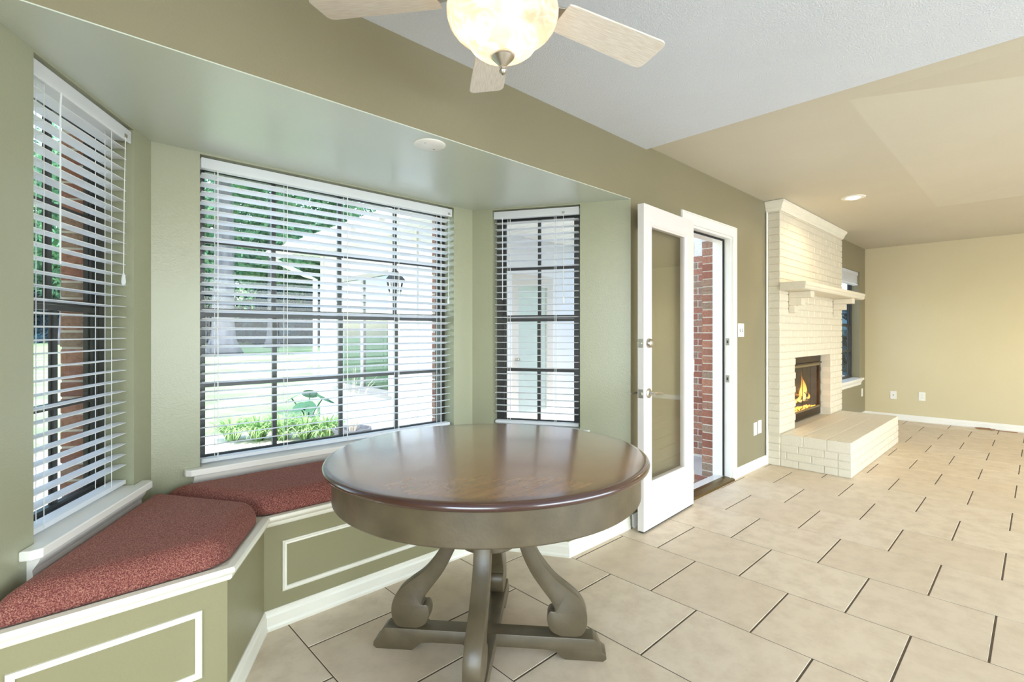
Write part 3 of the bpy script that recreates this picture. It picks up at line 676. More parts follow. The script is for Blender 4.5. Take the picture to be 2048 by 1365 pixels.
# ------------------------------------------------------------------ fireplace
CX0, CX1, CY = 5.065, 7.20, 1.685
OX0, OX1, OZ = 5.505, 6.72, 1.02
HX0, HX1, HY, HZ = 5.073, 7.13, 1.118, .302
fp_ = thing('fireplace', 'white painted brick chimney breast with firebox opening and crown', 'fireplace', (6.13, YW, 0))
fx, fy = 6.13, YW
def F(x, y): return (x - fx, y - fy)
mb = MB(); m_ = .007
def fbox(x0, y0, z0, x1, y1, z1): mb.box(x0 - fx, y0 - fy, z0, x1 - fx, y1 - fy, z1)
fbox(CX0 + m_, CY + m_, 0, OX0 - m_, YW - .001, 2.498); fbox(OX1 + m_, CY + m_, 0, CX1 - m_, YW - .001, 2.498); fbox(OX0 - m_, CY + m_, OZ + m_, OX1 + m_, YW - .001, 2.498)
mb.build('mortar_core', 'white_mortar', fp_)
ch_ = .0694; nb = 0
for k in range(31):
    z = HZ + .004 + k * ch_ + .034
    if z > 2.44: break
    x = CX0 - (.10 if k % 2 else 0)
    while x < CX1:
        x0, x1 = max(x, CX0), min(x + .2025, CX1)
        segs = [(x0, x1)]
        if z - .03 < OZ - .02: segs = [(a, b) for a, b in ((x0, min(x1, OX0)), (max(x0, OX1), x1)) if b - a > .02]
        for a, b in segs:
            if b - a < .025: continue
            brick(fp_, ((a + b) / 2 - fx, CY + .052 - fy, z), (b - a, .104, .0612), 'white_brick', .0008); nb += 1
        x += .2105
k = 0
while True:                                                    # left flank below and above hearth level: headers
    z = .034 + k * ch_
    if z > 2.44: break
    if z < HZ: brick(fp_, (CX0 + .05 - fx, (CY + YW) / 2 + .0 - fy, z), (.1, .118, .0612), 'white_brick', .0004)
    k += 1
crown = [(0, 2.402), (.010, 2.402), (.014, 2.416), (.020, 2.424), (.022, 2.44), (.034, 2.462), (.044, 2.476), (.046, 2.496), (0, 2.496)]
MB().sweep([F(CX0, YW - .002), F(CX0, CY), F(CX1, CY), F(CX1, YW - .002)], crown).build('crown_molding', 'trim_cream', fp_)
MB().tube([F(CX0 - .008, YW - .012) + (.0,), F(CX0 - .008, YW - .012) + (2.40,)], .011, 10).build('corner_bead', 'trim_white', fp_, smooth=True)
# soot-free lining of the opening reveal
MB().box(OX1 - .004 - fx, CY + .11 - fy, HZ, OX1 + .02 - fx, YW + .0 - fy, OZ).box(OX0 - .02 - fx, CY + .11 - fy, HZ, OX0 + .004 - fx, YW - fy, OZ).build('reveal_lining', 'white_mortar', fp_)

ht = thing('hearth', 'raised white painted brick hearth in front of the firebox', 'hearth', (6.1, 1.4, 0))
hx, hy = 6.1, 1.4
MB().box(HX0 + .006 - hx, HY + .006 - hy, 0, HX1 - .006 - hx, CY + .12 - hy, HZ - .006).build('mortar_core', 'white_mortar', ht)
for k in range(3):
    z = .034 + k * ch_
    x = HX0 - (.10 if k % 2 else 0)
    while x < HX1:
        x0, x1 = max(x, HX0), min(x + .2025, HX1)
        if x1 - x0 > .03: brick(ht, ((x0 + x1) / 2 - hx, HY + .05 - hy, z), (x1 - x0, .10, .0612), 'white_brick', .0005)
        x += .2105
    y = HY + .104 - (.0 if k % 2 else .1)
    while y < CY - .004:
        y0, y1 = max(y, HY + .104), min(y + .2, CY - .004)
        if y1 - y0 > .03: brick(ht, (HX0 + .05 - hx, (y0 + y1) / 2 - hy, z), (.10, y1 - y0, .0612), 'white_brick', .0005)
        y += .208
n_ = 29; px_ = (HX1 - HX0) / n_
rows = [HY, HY + .189, HY + .378, CY - .002]
for r in range(3):
    for k in range(n_):
        brick(ht, (HX0 + (k + .5) * px_ - hx, (rows[r] + rows[r + 1]) / 2 - hy, HZ - .0475), (px_ - .006, rows[r + 1] - rows[r] - .006, .095), 'white_brick', .0006)

# insert
fi = thing('fireplace_insert', 'dark bronze firebox insert with glass doors set in the chimney breast', 'fireplace insert', (6.1125, 1.79, HZ))
ix, iy, iz = 6.1125, 1.79, HZ
hw = (OX1 - OX0) / 2 - .006
def ibox(x0, y0, z0, x1, y1, z1, name, m, par=None, **k): return MB().box(x0, y0, z0, x1, y1, z1).build(name, m, par or fi, **k)
ibox(-hw, .0, .615, hw, .03, .712, 'hood', 'insert_metal', bevel=.004)
ibox(-hw, -.012, .598, hw, .03, .6145, 'hood_lip', 'insert_metal')
mb = MB().box(-hw, 0, .004, hw, .03, .088).box(-hw, 0, .088, -hw + .05, .03, .598).box(hw - .05, 0, .088, hw, .03, .598); mb.build('surround', 'insert_metal', fi)
ibox(-hw + .05, -.006, .574, hw - .05, .012, .596, 'top_track', 'insert_trim'); ibox(-hw + .05, -.006, .089, hw - .05, .012, .108, 'bottom_track', 'insert_trim')
W_ = 2 * (hw - .05); q = W_ / 4
for k in range(4):
    x0 = -hw + .05 + k * q
    gp = MB().box(x0 + .002, .013, .11, x0 + q - .002, .017, .573).build('glass_panel', 'fire_glass', fi)
    MB().box(x0 + .001, .0125, .11, x0 + .006, .0175, .573).build('edge_strip', 'insert_metal', gp)
for s in (-1, 1): MB().tube([(s * .03, -.012, .20), (s * .03, -.03, .21), (s * .03, -.03, .29), (s * .03, -.012, .30)], .005, 8).build('door_pull', 'insert_trim', fi, smooth=True)
for k in range(5): ibox(-hw + .08, -.003, .018 + k * .014, hw - .08, .0, .024 + k * .014, 'grille_slat', 'insert_metal')
mb = MB(); X0, X1, Y0, Y1, Z0, Z1 = -hw + .02, hw + .22, .031, .48, .06, .70
mb.quad((X0, Y1, Z0), (X1, Y1, Z0), (X1, Y1, Z1), (X0, Y1, Z1)); mb.quad((X0, Y0, Z0), (X0, Y1, Z0), (X0, Y1, Z1), (X0, Y0, Z1)); mb.quad((X1, Y0, Z0), (X1, Y1, Z0), (X1, Y1, Z1), (X1, Y0, Z1)); mb.quad((X0, Y0, Z0), (X1, Y0, Z0), (X1, Y1, Z0), (X0, Y1, Z0)); mb.quad((X0, Y0, Z1), (X1, Y0, Z1), (X1, Y1, Z1), (X0, Y1, Z1))
mb.build('firebox_lining', 'soot_brick', fi)
# logs, embers, flames
def log(p, q, r, label):
    p, q = Vector(p), Vector(q); L = (q - p).length; mid = (p + q) / 2; dr = (q - p).normalized(); n = 7; pts = []; rr = []
    for k in range(n + 1):
        f = k / n; pts.append(p + (q - p) * f - mid + Vector((0, 0, random.uniform(-.006, .006)))); rr.append(r * random.uniform(.88, 1.08))
    o = MB().tube(pts, rr, 10).build('fire_log', 'log_bark', None, smooth=True, ang=60); o.location = mid
    return tag(o, label, 'log', 'logs burning in the firebox')
log((5.85, 2.02, .45), (6.72, 2.06, .455), .042, 'brown log at the back of the lit firebox')
log((5.95, 1.92, .445), (6.66, 1.90, .44), .034, 'brown log along the front of the lit firebox')
log((6.28, 1.88, .515), (6.62, 2.06, .53), .028, 'short brown log lying across the other two in the fire')
emb = MB()
for k in range(260):
    x, y = random.uniform(5.72, 6.80), random.uniform(1.84, 2.12); s = random.uniform(.008, .02); z = .362 + s
    c = [(x + s * random.uniform(.6, 1.2) * dx, y + s * random.uniform(.6, 1.2) * dy, z + s * random.uniform(.6, 1.1) * dz) for dx, dy, dz in ((1, 0, 0), (0, 1, 0), (-1, 0, 0), (0, -1, 0), (0, 0, 1), (0, 0, -1))]
    for t3 in ((0, 1, 4), (1, 2, 4), (2, 3, 4), (3, 0, 4), (1, 0, 5), (2, 1, 5), (3, 2, 5), (0, 3, 5)): emb.quad(*[c[i] for i in t3])
tag(emb.build('glowing_embers', 'ember_glow'), 'glowing orange embers covering the firebox floor', 'embers', None, 'stuff')
def flame(x, y, z0, hgt, r, lean, name='flame'):
    n = 14; rs = []
    for k in range(n + 1):
        f = k / n; rad = r * (math.sin(math.pi * min(1, f * 1.0 + .18)) ** .8) * (1 - f) ** .55 + .001
        ox = lean * f * f + .018 * math.sin(6 * f + x * 9) * f; oy = .01 * math.sin(7 * f + 1)
        rs.append([(ox + rad * math.cos(2 * math.pi * j / 12), oy + .5 * rad * math.sin(2 * math.pi * j / 12), f * hgt) for j in range(12)])
    o = MB().rings(rs).build(name, 'flame', None, smooth=True, ang=180); o.location = (x, y, z0); return o
for x, y, z0, h_, r, ln, lb in ((6.46, 1.90, .46, .34, .085, -.05, 'tallest yellow flame in the middle of the fire'), (6.56, 1.92, .46, .24, .06, .06, 'second tall flame leaning right in the fire'), (6.32, 1.89, .46, .15, .07, -.02, 'low flame left of the tallest flame'),
                            (6.15, 1.90, .44, .10, .06, .01, 'small flame at the left end of the fire'), (6.64, 1.90, .45, .10, .04, .02, 'small flame at the right end of the fire'), (6.0, 1.92, .43, .08, .05, 0, 'tiny flame beside the far left of the embers')):
    tag(flame(x, y, z0, h_, r, ln), lb, 'flame', 'flames over the logs')
light('fire_light', 'POINT', (6.35, 1.93, .58), 5, (1, .55, .2), shadow_soft_size=.08)

# mantel
mt = thing('mantel_shelf', 'white painted brick mantel shelf on stepped corbels', 'mantel', (6.15, CY, 1.65))
mx, my, mz = 6.15, CY, 1.65
MY = 1.462
pr = [(0, 0), (-(CY - MY) + .03, 0), (-(CY - MY) + .012, .006), (-(CY - MY) + .004, .022), (-(CY - MY) + .008, .034), (-(CY - MY), .042), (-(CY - MY), .068), (-(CY - MY) + .006, .075), (0, .075)]
MB().rings([[(x - mx, y - .001, z) for y, z in pr] for x in (5.05, 7.27)]).build('shelf', 'white_brick', mt, bevel=.002, bseg=1)
x = 5.055; k = 0
for x0, x1 in ((5.35, 5.35), (6.86, 6.86)):
    for z0, z1, dp in ((1.589, 1.6495, .195), (1.520, 1.5885, .115), (1.448, 1.5195, .055)):
        o = MB().box(x0 - .052 - mx, -dp, z0 - mz, x0 + .052 - mx, -.001, z1 - mz).build('corbel', 'white_brick', mt, bevel=.004)

# ------------------------------------------------------------------ switches, outlets, detector, downlight, cable
def plate(name, label, cat, loc, rz, w_, h_, kind):
    t = thing(name, label, cat, loc, rz)
    MB().box(-w_ / 2, -.006, -h_ / 2, w_ / 2, 0, h_ / 2).build('cover_plate', 'plastic_white', t, bevel=.003)
    if kind == 'switch':
        for dx in ((-.023, .023) if w_ > .1 else (0,)): MB().box(dx - .005, -.014, -.004, dx + .005, -.006, .010).build('toggle', 'plastic_white', t)
        for dx in ((-.023, .023) if w_ > .1 else (0,)): MB().box(dx - .008, -.0066, -.013, dx + .008, -.006, .013).build('slot', 'socket_dark', t)
    if kind == 'outlet':
        for dz in (-.02, .02):
            s = MB().lathe([(.004, -.0015), (.016, -.0015), (.016, .0), (.004, .0)], 16).build('socket', 'plastic_white', t); s.rotation_euler = (R(90), 0, 0); s.location = (0, -.0065, dz)
            MB().box(-.007, -.0086, dz - .004, -.005, -.0078, dz + .006).box(.005, -.0086, dz - .004, .007, -.0078, dz + .006).build('slot', 'socket_dark', t)
    if kind == 'jack': MB().box(-.006, -.0075, -.006, .006, -.0055, .006).build('port', 'socket_dark', t)
    return t
plate('switch_plate', 'white double light switch plate beside the patio door', 'switch', (4.475, YW, 1.275), 0, .125, .118, 'switch')
plate('blank_plate', 'white outlet cover low on the wall, left of its pair beside the fireplace', 'outlet cover', (4.795, YW, .368), 0, .075, .118, 'blank')
plate('blank_plate', 'white outlet cover low on the wall, right of its pair beside the fireplace', 'outlet cover', (4.90, YW, .374), 0, .085, .122, 'blank')
plate('blank_plate', 'white cover plate under the corner window beyond the fireplace', 'outlet cover', (8.80, YW, .375), 0, .07, .115, 'blank')
plate('jack_plate', 'white jack plate on the far tan wall, nearer the corner', 'outlet', (XF, 1.468, .352), R(-90), .074, .115, 'jack')
plate('wall_outlet', 'white double socket on the far tan wall', 'outlet', (XF, 1.145, .360), R(-90), .074, .118, 'outlet')
cp = thing('cover_disc', 'round white blank cover disc on the bay soffit', 'cover plate', (1.299, 1.915, ZS))
MB().lathe([(.005, -.007), (.066, -.007), (.072, -.003), (.072, 0), (.005, 0)], 40).build('disc', 'plastic_white', cp, smooth=True, ang=40)
for a in (.5, .5 + math.pi): MB().lathe([(.001, -.0085), (.005, -.0085), (.005, -.007), (.001, -.007)], 10, (.042 * math.cos(a), .042 * math.sin(a))).build('screw', 'nickel', cp)
def downlight(x, y, label):
    t = thing('recessed_downlight', label, 'ceiling light', (x, y, ZL))
    MB().lathe([(.052, .002), (.060, -.006), (.086, -.008), (.096, -.004), (.098, 0), (.052, .0)], 40, cap0=False, cap1=False).build('trim_ring', 'plastic_white', t, smooth=True)
    MB().lathe([(.002, -.020), (.030, -.017), (.050, -.006), (.052, -.002), (.002, -.0015)], 28).build('lamp_lens', 'lens_glow', t, smooth=True)
    return t
downlight(5.46, 1.19, 'lit round recessed downlight in the ceiling before the fireplace')
light('ceiling_spot', 'SPOT', (5.46, 1.19, 2.462), 22, (1, .80, .52), (5.46, 1.22, 0), spot_size=R(165), spot_blend=.6, shadow_soft_size=.05)
for x, y in ((7.4, -1.6), (5.4, -1.9), (3.6, -1.9)):  # added spots out of view, without fittings, warming the living room
    light('ceiling_spot', 'SPOT', (x, y, 2.44 if x > 6.5 or x < 3 else 2.7), 60, (1, .84, .62), (x, y, 0), spot_size=R(160), spot_blend=.5, shadow_soft_size=.06)
mb = MB(); pts = []
for k in range(60):
    a = k * .42; rr = .05 + .012 * math.sin(k * 1.3); pts.append((rr * 1.0 * math.cos(a) * .5, rr * 1.6 * math.sin(a), .006 + .012 * (k % 9) / 9))
pts += [(-.01, -.12, .006), (-.02, -.22, .005), (-.015, -.30, .005)]
o = mb.tube(pts, .0045, 6).build('cable_coil', 'cable_brown', None, smooth=True); o.location = (8.90, .50, 0)
tag(o, 'small tangle of brown cable on the floor at the far baseboard', 'cable')

# ------------------------------------------------------------------ ceiling fan
FC = (1.005, 1.100)
fan = thing('ceiling_fan', 'ceiling fan with pale wood blades and an alabaster light bowl', 'ceiling fan', (FC[0], FC[1], ZD))
def fz(z): return z - ZD
MB().lathe([(.012, 0), (.068, 0), (.070, -.02), (.045, -.05), (.012, -.055)], 32).build('canopy', 'nickel', fan, smooth=True)
MB().lathe([(.012, -.05), (.012, -.12)], 16).build('downrod', 'nickel', fan, smooth=True)
MB().lathe([(.02, fz(2.365)), (.085, fz(2.360)), (.115, fz(2.335)), (.120, fz(2.30)), (.105, fz(2.27)), (.06, fz(2.262)), (.02, fz(2.262))], 40).build('motor_housing', 'nickel', fan, smooth=True)
MB().lathe([(.02, fz(2.2615)), (.055, fz(2.2615)), (.06, fz(2.235)), (.10, fz(2.222)), (.118, fz(2.216)), (.118, fz(2.206)), (.02, fz(2.206))], 40).build('light_kit', 'nickel', fan, smooth=True)
kit = [o for o in fan.children if o.name.startswith('light_kit')][0]
bowl = [(.150, 2.232), (.160, 2.224), (.166, 2.208), (.165, 2.190), (.158, 2.168), (.145, 2.150), (.128, 2.136), (.112, 2.128), (.106, 2.122), (.103, 2.112), (.094, 2.098), (.076, 2.084), (.052, 2.074), (.026, 2.069), (.006, 2.068)]
inner_b = [(r - .004 if r > .01 else .004, z + .004) for r, z in bowl][::-1]
MB().lathe([(r, fz(z)) for r, z in bowl], 64, cap0=False, cap1=True).build('glass_bowl', 'alabaster_glass', kit, smooth=True, ang=180)
MB().lathe([(.004, fz(2.083)), (.034, fz(2.081)), (.037, fz(2.076)), (.030, fz(2.066)), (.017, fz(2.052)), (.010, fz(2.044)), (.011, fz(2.040)), (.008, fz(2.036)), (.011, fz(2.031)), (.009, fz(2.024)), (.003, fz(2.019))], 28).build('finial', 'nickel', kit, smooth=True)
for dx, dy in ((-.055, .03), (.06, .02)):
    MB().lathe([(.003, fz(2.165)), (.016, fz(2.150)), (.024, fz(2.128)), (.016, fz(2.108)), (.003, fz(2.102))], 16, (dx, dy)).build('bulb', 'bulb_glow', kit, smooth=True)
    light('fan_bulb', 'POINT', (FC[0] + dx, FC[1] + dy, 2.10 if False else 2.155), 1.1, (1, .80, .55), shadow_soft_size=.03)
BL = .60
def blade_me():
    r0, r1, w0, w1, c = .205, BL, .056, .071, .025
    po = [(r0, -w0), (r0 + .02, -w0 - .003)]
    po += [(r1 - c + c * math.sin(a), -w1 + c - c * math.cos(a)) for a in [i * R(90) / 5 for i in range(6)]]
    po += [(r1 - c + c * math.cos(a), w1 - c + c * math.sin(a)) for a in [i * R(90) / 5 for i in range(6)]]
    po += [(r0 + .02, w0 + .003), (r0, w0)]
    return MB().prism(po, lambda a, b, z: (a, b, z), -.003, .003).mesh('blade', 'blade_wood', bevel=.001, bseg=1)
bme = blade_me()
ime = MB().rings([[(.08, -.018, .006), (.08, .018, .006), (.08, .018, .011), (.08, -.018, .011)], [(.16, -.022, .002), (.16, .022, .002), (.16, .022, .008), (.16, -.022, .008)], [(.24, -.042, .0035), (.24, .042, .0035), (.24, .042, .0075), (.24, -.042, .0075)], [(.275, -.016, .0035), (.275, .016, .0035), (.275, .016, .0075), (.275, -.016, .0075)]]).mesh('blade_iron', 'nickel', bevel=.001, bseg=1)
for ang, zt_ in ((-15, 2.232), (54.2, 2.257), (126, 2.284), (198, 2.275), (270, 2.245)):
    sag = (zt_ - 2.262) / BL
    rot = (R(-9), -math.atan(sag), R(ang))
    b_ = link('blade', bme, fan, (0, 0, fz(2.262)), rot); link('blade_iron', ime, fan, (0, 0, fz(2.262)), rot)

# ------------------------------------------------------------------ outside: ground, patio wing, plants, trees
def grid_ground(name, m, x0, x1, y0, y1, fn, nx, ny, label, cat):
    mb = MB(); mb.v = [(x0 + (x1 - x0) * i / nx, y0 + (y1 - y0) * j / ny, fn(x0 + (x1 - x0) * i / nx, y0 + (y1 - y0) * j / ny)) for j in range(ny + 1) for i in range(nx + 1)]
    mb.f = [(j * (nx + 1) + i, j * (nx + 1) + i + 1, (j + 1) * (nx + 1) + i + 1, (j + 1) * (nx + 1) + i) for j in range(ny) for i in range(nx)]
    o = mb.build(name, m, None, smooth=True, ang=180); return tag(o, label, cat, None, 'structure')
def gz(x, y):
    d = max(0, math.hypot(x * .7, y) - 9); return -.14 + .022 * min(d, 40) + .02 * math.sin(x * .7) * math.sin(y * .5)
grid_ground('lawn', 'lawn_green', -45, 50, 6.5, 75, gz, 60, 46, 'sunny green lawn sloping up to the trees', 'lawn')
sbuild(MB().box(-30, 2.0, -.3, 40, 7.0, -.16), 'ground_bed', 'soil', 'bare soil strip around the patio', 'ground')
sbuild(MB().box(-6, 2.95, -.2, 3.2, 7.55, -.10), 'patio_slab', 'concrete', 'pale concrete patio outside the bay', 'patio')
sbuild(MB().box(2.6, YW + .26, -.2, 9, 7.7, -.055), 'covered_patio_slab', 'concrete', 'pale concrete floor outside the patio door', 'patio')
# eave added above the bay, out of view, to shade the windows; other roofs
sbuild(MB().box(-3.2, YW + .16, 2.64, 2.58, 3.15, 2.76), 'roof_shade_eave', 'roof_under', 'unseen white eave added over the bay to shade its windows', 'roof')
sbuild(MB().box(XMIN - .5, YMIN - .5, 3.0, XF + .6, 2.1, 3.1), 'roof_house', 'roof_gray', 'flat grey roof over the house', 'roof')
pr_ = struct('roof_patio', 'white patio roof with exposed rafter tails beside the bay', 'roof')
MB().box(2.60, 3.3, 2.47, 5.6, 7.9, 2.53).build('roof_deck', 'roof_gray', pr_)
for k in range(34):
    x0 = 2.72 + k * .14
    if x0 > 5.4: break
    MB().box(x0, 3.31, 2.452, x0 + .134, 7.88, 2.466).build('plank', 'roof_under', pr_)
MB().box(2.60, 3.3, 2.36, 2.635, 7.9, 2.469).build('fascia', 'trim_white', pr_)
for k in range(8): MB().box(2.50, 3.3 + k * .64, 2.37, 2.598, 3.36 + k * .64, 2.50).build('rafter_tail', 'trim_white', pr_)
MB().tube([(2.52, 3.2, 2.45), (2.52, 7.95, 2.44)], .045, 10).build('gutter', 'trim_white', pr_, smooth=True)
MB().tube([(2.52, 7.88, 2.42), (2.62, 7.88, 2.32), (3.0, 7.80, 2.14), (3.14, 7.75, 2.08), (3.14, 7.75, .0)], .035, 8).build('downspout', 'trim_white', pr_, smooth=True)
wg = struct('wall_wing', 'white sunroom wing wall beyond the patio', 'wall', (3.2, 7.65, -.055), R(-90))
WW = [(.50, 2.10, .52, 2.10)]
wall_mesh(3.15, 0, 2.505, .14, WW).build('wall_face', 'siding_white', wg)
for a in (.0, .46, 2.06, 2.60): MB().box(a, -.022, .0, a + .10, -.001, 2.50).build('corner_board', 'trim_white', wg)
wn_ = struct('window_5', 'tan aluminium sliding window in the white sunroom wing', 'window', (3.2, 7.65, -.055), R(-90))
mb = MB()
u0, u1, z0, z1 = WW[0]; f_ = .06
mb.box(u0, .0, z0, u0 + f_, .06, z1).box(u1 - f_, .0, z0, u1, .06, z1).box(u0 + f_, .0, z0, u1 - f_, .06, z0 + f_).box(u0 + f_, .0, z1 - f_, u1 - f_, .06, z1); mb.build('frame', 'frame_tan', wn_)
um = (u0 + u1) / 2; MB().box(um - .035, .005, z0 + f_, um + .035, .05, z1 - f_).build('meeting_stile', 'frame_tan', wn_)
for a, b in ((u0 + f_, um - .035), (um + .035, u1 - f_)): MB().box(a, .025, z0 + f_, b, .031, z1 - f_).build('pane', 'wing_glass', wn_)
MB().box(u0 + .05, .10, z0 + 1.02, u1 - .05, .12, z1).build('shade', 'blind_white', wn_)
MB().box(u0 - .05, .145, z0 - .05, u1 + .05, .155, z1 + .05).build('dark_room_panel', 'bronze', wn_)  # dark panel standing in for the unlit room behind the glass
MB().box(u0 - .04, -.03, z0 - .04, u1 + .04, .0, z0).build('sill', 'frame_tan', wn_)
we = struct('wall_wing_end', 'pale painted block wall across the covered patio', 'wall', (3.2, 4.48, -.055), 0)
wall_mesh(2.4, 0, 2.505, .14, [(1.05, 1.80, .0, 2.05)]).build('wall_face', 'siding_white', we)
for k in range(36):
    for j in range(14):
        x0 = .12 + j * .406 + (.203 if k % 2 else 0)
        if x0 < .98 - .40 + .005 and k < 24: brick(we, (x0 + .2, -.006, .034 + k * .0677), (.398, .02, .0600), 'siding_white', .0006)
dr = struct('door_2', 'white glazed door across the covered patio', 'door', (3.2, 4.48, -.055), 0)
wall_mesh(1.80, .01, 2.05, .04, [(1.16, 1.69, .25, 1.90)], 1.05).build('stile_frame', 'door_white', dr)
MB().box(1.161, .018, .251, 1.689, .024, 1.899).build('pane', 'pane_glass', dr)
MB().box(1.161, .030, .251, 1.689, .036, 1.899).build('shade', 'blind_white', dr)
MB().lathe([(.004, .95), (.028, .96), (.03, .975), (.028, .99), (.004, 1.0)], 16, (1.11, -.04)).build('knob', 'nickel', dr, smooth=True)

# hanging lantern
ln_ = thing('hanging_lantern', 'dark hanging lantern with white globe under the patio roof', 'lantern', (2.88, 4.92, 1.62))
MB().tube([(0, 0, .83), (0, 0, .32)], .004, 6).build('chain', 'lantern_dark', ln_)
MB().lathe([(.01, .33), (.03, .32), (.11, .22), (.115, .21), (.02, .22)], 8).build('cap', 'lantern_dark', ln_)
mb = MB()
for k in range(8):
    a = k * math.pi / 4; mb.tube([(.09 * math.cos(a), .09 * math.sin(a), .21), (.06 * math.cos(a), .06 * math.sin(a), .06)], .006, 6)
mb.build('cage', 'lantern_dark', ln_)
MB().lathe([(.004, .0), (.04, .012), (.062, .05), (.066, .08), (.05, .12), (.02, .14)], 20).build('globe', 'globe_white', ln_, smooth=True)

# patio plants
def strap_clump(x, y, z, n, L, label, m='leaf_strap'):
    mb = MB()
    for k in range(n):
        a = random.uniform(0, 2 * math.pi); l = L * random.uniform(.6, 1.1); r0 = random.uniform(0, .06); w_ = random.uniform(.006, .012); sp = random.uniform(.35, 1.0)
        c, s = math.cos(a), math.sin(a); pts = []
        for i in range(6):
            f = i / 5; rr = r0 + l * sp * f * .75; zz = l * (1.15 * f - (.35 + .65 * sp) * f * f)
            ww = w_ * (1 - f ** 3) + .001; pts.append(((c * rr - s * ww, s * rr + c * ww, zz), (c * rr + s * ww, s * rr - c * ww, zz)))
        i0 = len(mb.v)
        for p, q_ in pts: mb.v += [p, q_]
        for i in range(5): mb.f.append((i0 + 2 * i, i0 + 2 * i + 1, i0 + 2 * i + 3, i0 + 2 * i + 2))
    o = mb.build('strap_leaf_plant', m); o.location = (x, y, z)
    return tag(o, label, 'plant', 'grassy clumps at the patio edge')
for x, y, lb in ((1.78, 6.95, 'grassy green clump at the patio edge, farthest from the white wing'), (2.02, 6.75, 'grassy green clump at the patio edge, second from the left'), (2.25, 6.6, 'grassy green clump in the middle of the patio-edge row'), (2.48, 6.42, 'grassy green clump at the patio edge, second nearest the white wing'), (2.66, 6.22, 'grassy green clump at the patio edge, nearest the potted twigs')):
    strap_clump(x, y, -.10, 190, .58, lb)
for x, lb in ((.55, 'low grassy tuft on the far patio edge, leftmost in the middle window'), (.95, 'low grassy tuft on the far patio edge, second from the left in the middle window'), (1.35, 'low grassy tuft on the far patio edge, just left of the tall grassy clumps'), (-.35, 'low grassy tuft on the far patio edge, seen through the left window')):
    o = strap_clump(x, 7.75 + random.uniform(-.08, .08), -.12, 60, .18, lb); o['group'] = 'low tufts along the far patio edge'
ee = thing('elephant_ear_plant', 'broad-leaved plant with large green leaves behind the grassy clumps', 'plant', (2.72, 6.95, -.1))
for k, (a, L, h_, s) in enumerate(((2.6, .22, .46, .22), (1.0, .10, .52, .26), (-.6, .20, .46, .24), (3.9, .26, .38, .20), (-1.9, .18, .38, .22))):
    c, s_ = math.cos(a), math.sin(a); tip = (c * L, s_ * L, h_)
    MB().tube([(0, 0, 0), (c * L * .4, s_ * L * .4, h_ * .6), tip], .009, 6).build('stem', 'leaf_broad', ee, smooth=True)
    rs = []
    for i in range(9):
        f = i / 8; hw_ = s * .42 * (math.sin(math.pi * min(1, f * .86 + .14)) ** .7); rr = L - .08 + f * s; zz = h_ + .04 - .55 * s * f
        rs.append([(c * rr - s_ * hw_ * v, s_ * rr + c * hw_ * v, zz - .12 * hw_ * v * v) for v in (-1, -.5, 0, .5, 1)])
    MB().rings(rs, False, False, False).build('leaf', 'leaf_broad', ee, smooth=True, ang=180)
pt = thing('planter_pot', 'grey pot with bare arching twigs beside the sunroom wing', 'planter', (2.66, 5.5, -.055))
MB().lathe([(.01, 0), (.15, 0), (.20, .16), (.215, .17), (.215, .20), (.19, .20), (.18, .165), (.01, .165)], 28).build('pot', 'pot_gray', pt, smooth=True, ang=40)
for k in range(16):
    a = random.uniform(0, 6.28); L = random.uniform(.3, .75); c, s_ = math.cos(a), math.sin(a); sp = random.uniform(.1, .35)
    MB().tube([(c * .03, s_ * .03, .16), (c * sp * .4, s_ * sp * .4, .16 + L * .5), (c * sp * .8, s_ * sp * .8, .16 + L * .85), (c * sp * 1.2, s_ * sp * 1.2, .16 + L)], [.005, .004, .003, .0015], 5).build('twig', 'twig', pt)

# trees
def crown_mesh(n, rx, ry, rz, leaf, m, seed):
    rnd = random.Random(seed); mb = MB()
    blobs = [(rnd.gauss(0, .45) * rx, rnd.gauss(0, .45) * ry, rnd.uniform(-.7, .8) * rz, rnd.uniform(.3, .55)) for _ in range(16)]
    for k in range(n):
        bx, by, bz, br = rnd.choice(blobs); v = Vector((rnd.gauss(0, 1), rnd.gauss(0, 1), rnd.gauss(0, 1))).normalized() * br * rnd.uniform(.7, 1.0)
        p = Vector((bx + v.x * rx, by + v.y * ry, bz + v.z * rz)); s = leaf * rnd.uniform(.6, 1.3)
        nn = (v.normalized() + Vector((rnd.uniform(-.8, .8), rnd.uniform(-.8, .8), rnd.uniform(-.8, .8)))).normalized()
        a = nn.cross(Vector((rnd.uniform(-1, 1), rnd.uniform(-1, 1), rnd.uniform(-1, 1)))).normalized(); b = nn.cross(a)
        mb.quad(p - a * s, p - b * s * .45, p + a * s, p + b * s * .45)
    return mb.mesh('crown', m)
crowns = [crown_mesh(7500, 3.4, 3.4, 3.6, .19, 'leaf_tree', 11 + i) for i in range(3)]
shrubs = [crown_mesh(2600, 2.2, 1.6, 1.5, .16, 'leaf_dark_shade', 31 + i) for i in range(2)]
def trunk_mesh(r, h_, seed, flare=1.8):
    rnd = random.Random(seed); rs = []; n = 14; ph = [rnd.uniform(0, 6) for _ in range(3)]
    for k in range(13):
        f = k / 12; z = h_ * f; rr = r * (1 - .35 * f) * (1 + (flare - 1) * max(0, 1 - z / 1.3) ** 2.2)
        rs.append([(rr * (1 + .07 * math.sin(3 * a + ph[0]) + .05 * math.sin(5 * a + ph[1])) * math.cos(a) + .1 * math.sin(z * .6 + ph[2]) * f, rr * (1 + .06 * math.cos(4 * a + ph[1])) * math.sin(a), z) for a in [2 * math.pi * j / n for j in range(n)]])
    return MB().rings(rs).mesh('trunk', 'bark', smooth=True, ang=180)
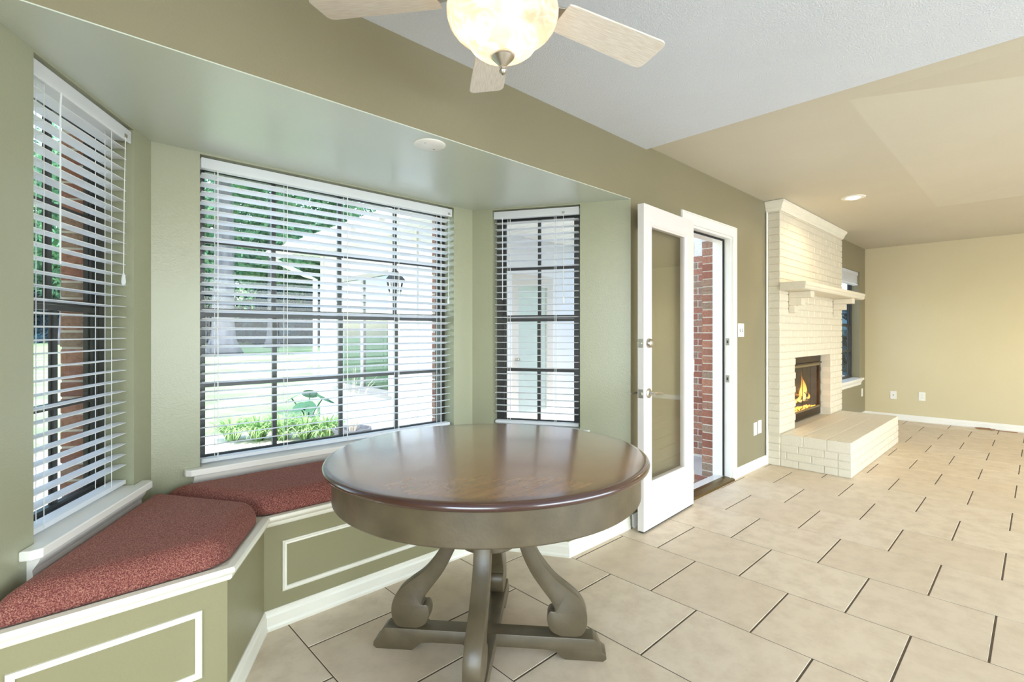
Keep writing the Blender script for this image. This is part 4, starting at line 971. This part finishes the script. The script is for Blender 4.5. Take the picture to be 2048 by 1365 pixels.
def at(px, d):                                                   # a bearing from the house, d metres away
    k = (px - 1024) / 1003; c, s = math.cos(YAW), math.sin(YAW)
    return d * (c + k * s), d * (s - k * c)
def tree(x, y, trunk, crown, zc, label, group='trees beyond the lawn', sc=1.0):
    t = thing('tree', label, 'tree', (x, y, gz(x, y) - .05), random.uniform(0, 6.28), group)
    link('trunk', trunk, t); o = link('crown', crown, t, (0, 0, zc)); o.scale = (sc, sc, sc); return t
big = trunk_mesh(.52, 9, 1, 1.75)
x, y = at(447, 24)
t = thing('tree', 'large pale-barked tree trunk standing on the lawn outside the middle window', 'tree', (x, y, gz(x, y) - .05), 0, 'trees beyond the lawn')
link('trunk', big, t); t.rotation_euler = (0, 0, 0); o = link('crown', crowns[0], t, (-.8, -2.5, 12.2)); o.scale = (1.3, 1.3, .9); o = link('crown', crowns[1], t, (-2.2, -5.8, 12.4), (0, 0, 2)); o.scale = (1.3, 1.2, .8)  # second crown, added out of view toward the house, shades the trunk
trs = [trunk_mesh(.22, 7, 2), trunk_mesh(.28, 8, 3), trunk_mesh(.18, 7, 4)]
spots = [(60, 36, 4.8), (130, 30, 8.2), (200, 37, 5.4), (270, 31, 8.4), (340, 38, 5.0), (385, 31, 8.0), (500, 37, 5.2), (545, 30, 8.4), (605, 38, 5.6), (650, 31, 8.2), (730, 37, 5.2), (800, 32, 8.0), (880, 38, 5.6), (455, 44, 5.2), (560, 46, 5.6), (290, 45, 5.2), (105, 46, 5.4), (680, 46, 5.2)]
for i, (px, d, zc) in enumerate(spots):
    x, y = at(px, d)
    lb = 'tall green tree with a high crown in the front row behind the lawn' if zc > 7 else 'low-crowned green tree in the shaded rear rows behind the lawn'
    tree(x, y, trs[i % 3], crowns[i % 3], zc, lb, 'high-crowned trees behind the lawn' if zc > 7 else 'low-crowned trees behind the lawn', 1.0 + .12 * (i % 3))
for i in range(22):
    x, y = at(30 + i * 42, 34.5 + (i * 5) % 4)
    o = link('shrub', shrubs[i % 2], None, (x, y, gz(x, y) + 1.3), (0, 0, i * 1.1)); o.scale = (1.2, 1.2, 1.45); tag(o, 'shrub coloured dark for the shade under the trees behind the lawn', 'shrub', 'dark shrubs under the trees')
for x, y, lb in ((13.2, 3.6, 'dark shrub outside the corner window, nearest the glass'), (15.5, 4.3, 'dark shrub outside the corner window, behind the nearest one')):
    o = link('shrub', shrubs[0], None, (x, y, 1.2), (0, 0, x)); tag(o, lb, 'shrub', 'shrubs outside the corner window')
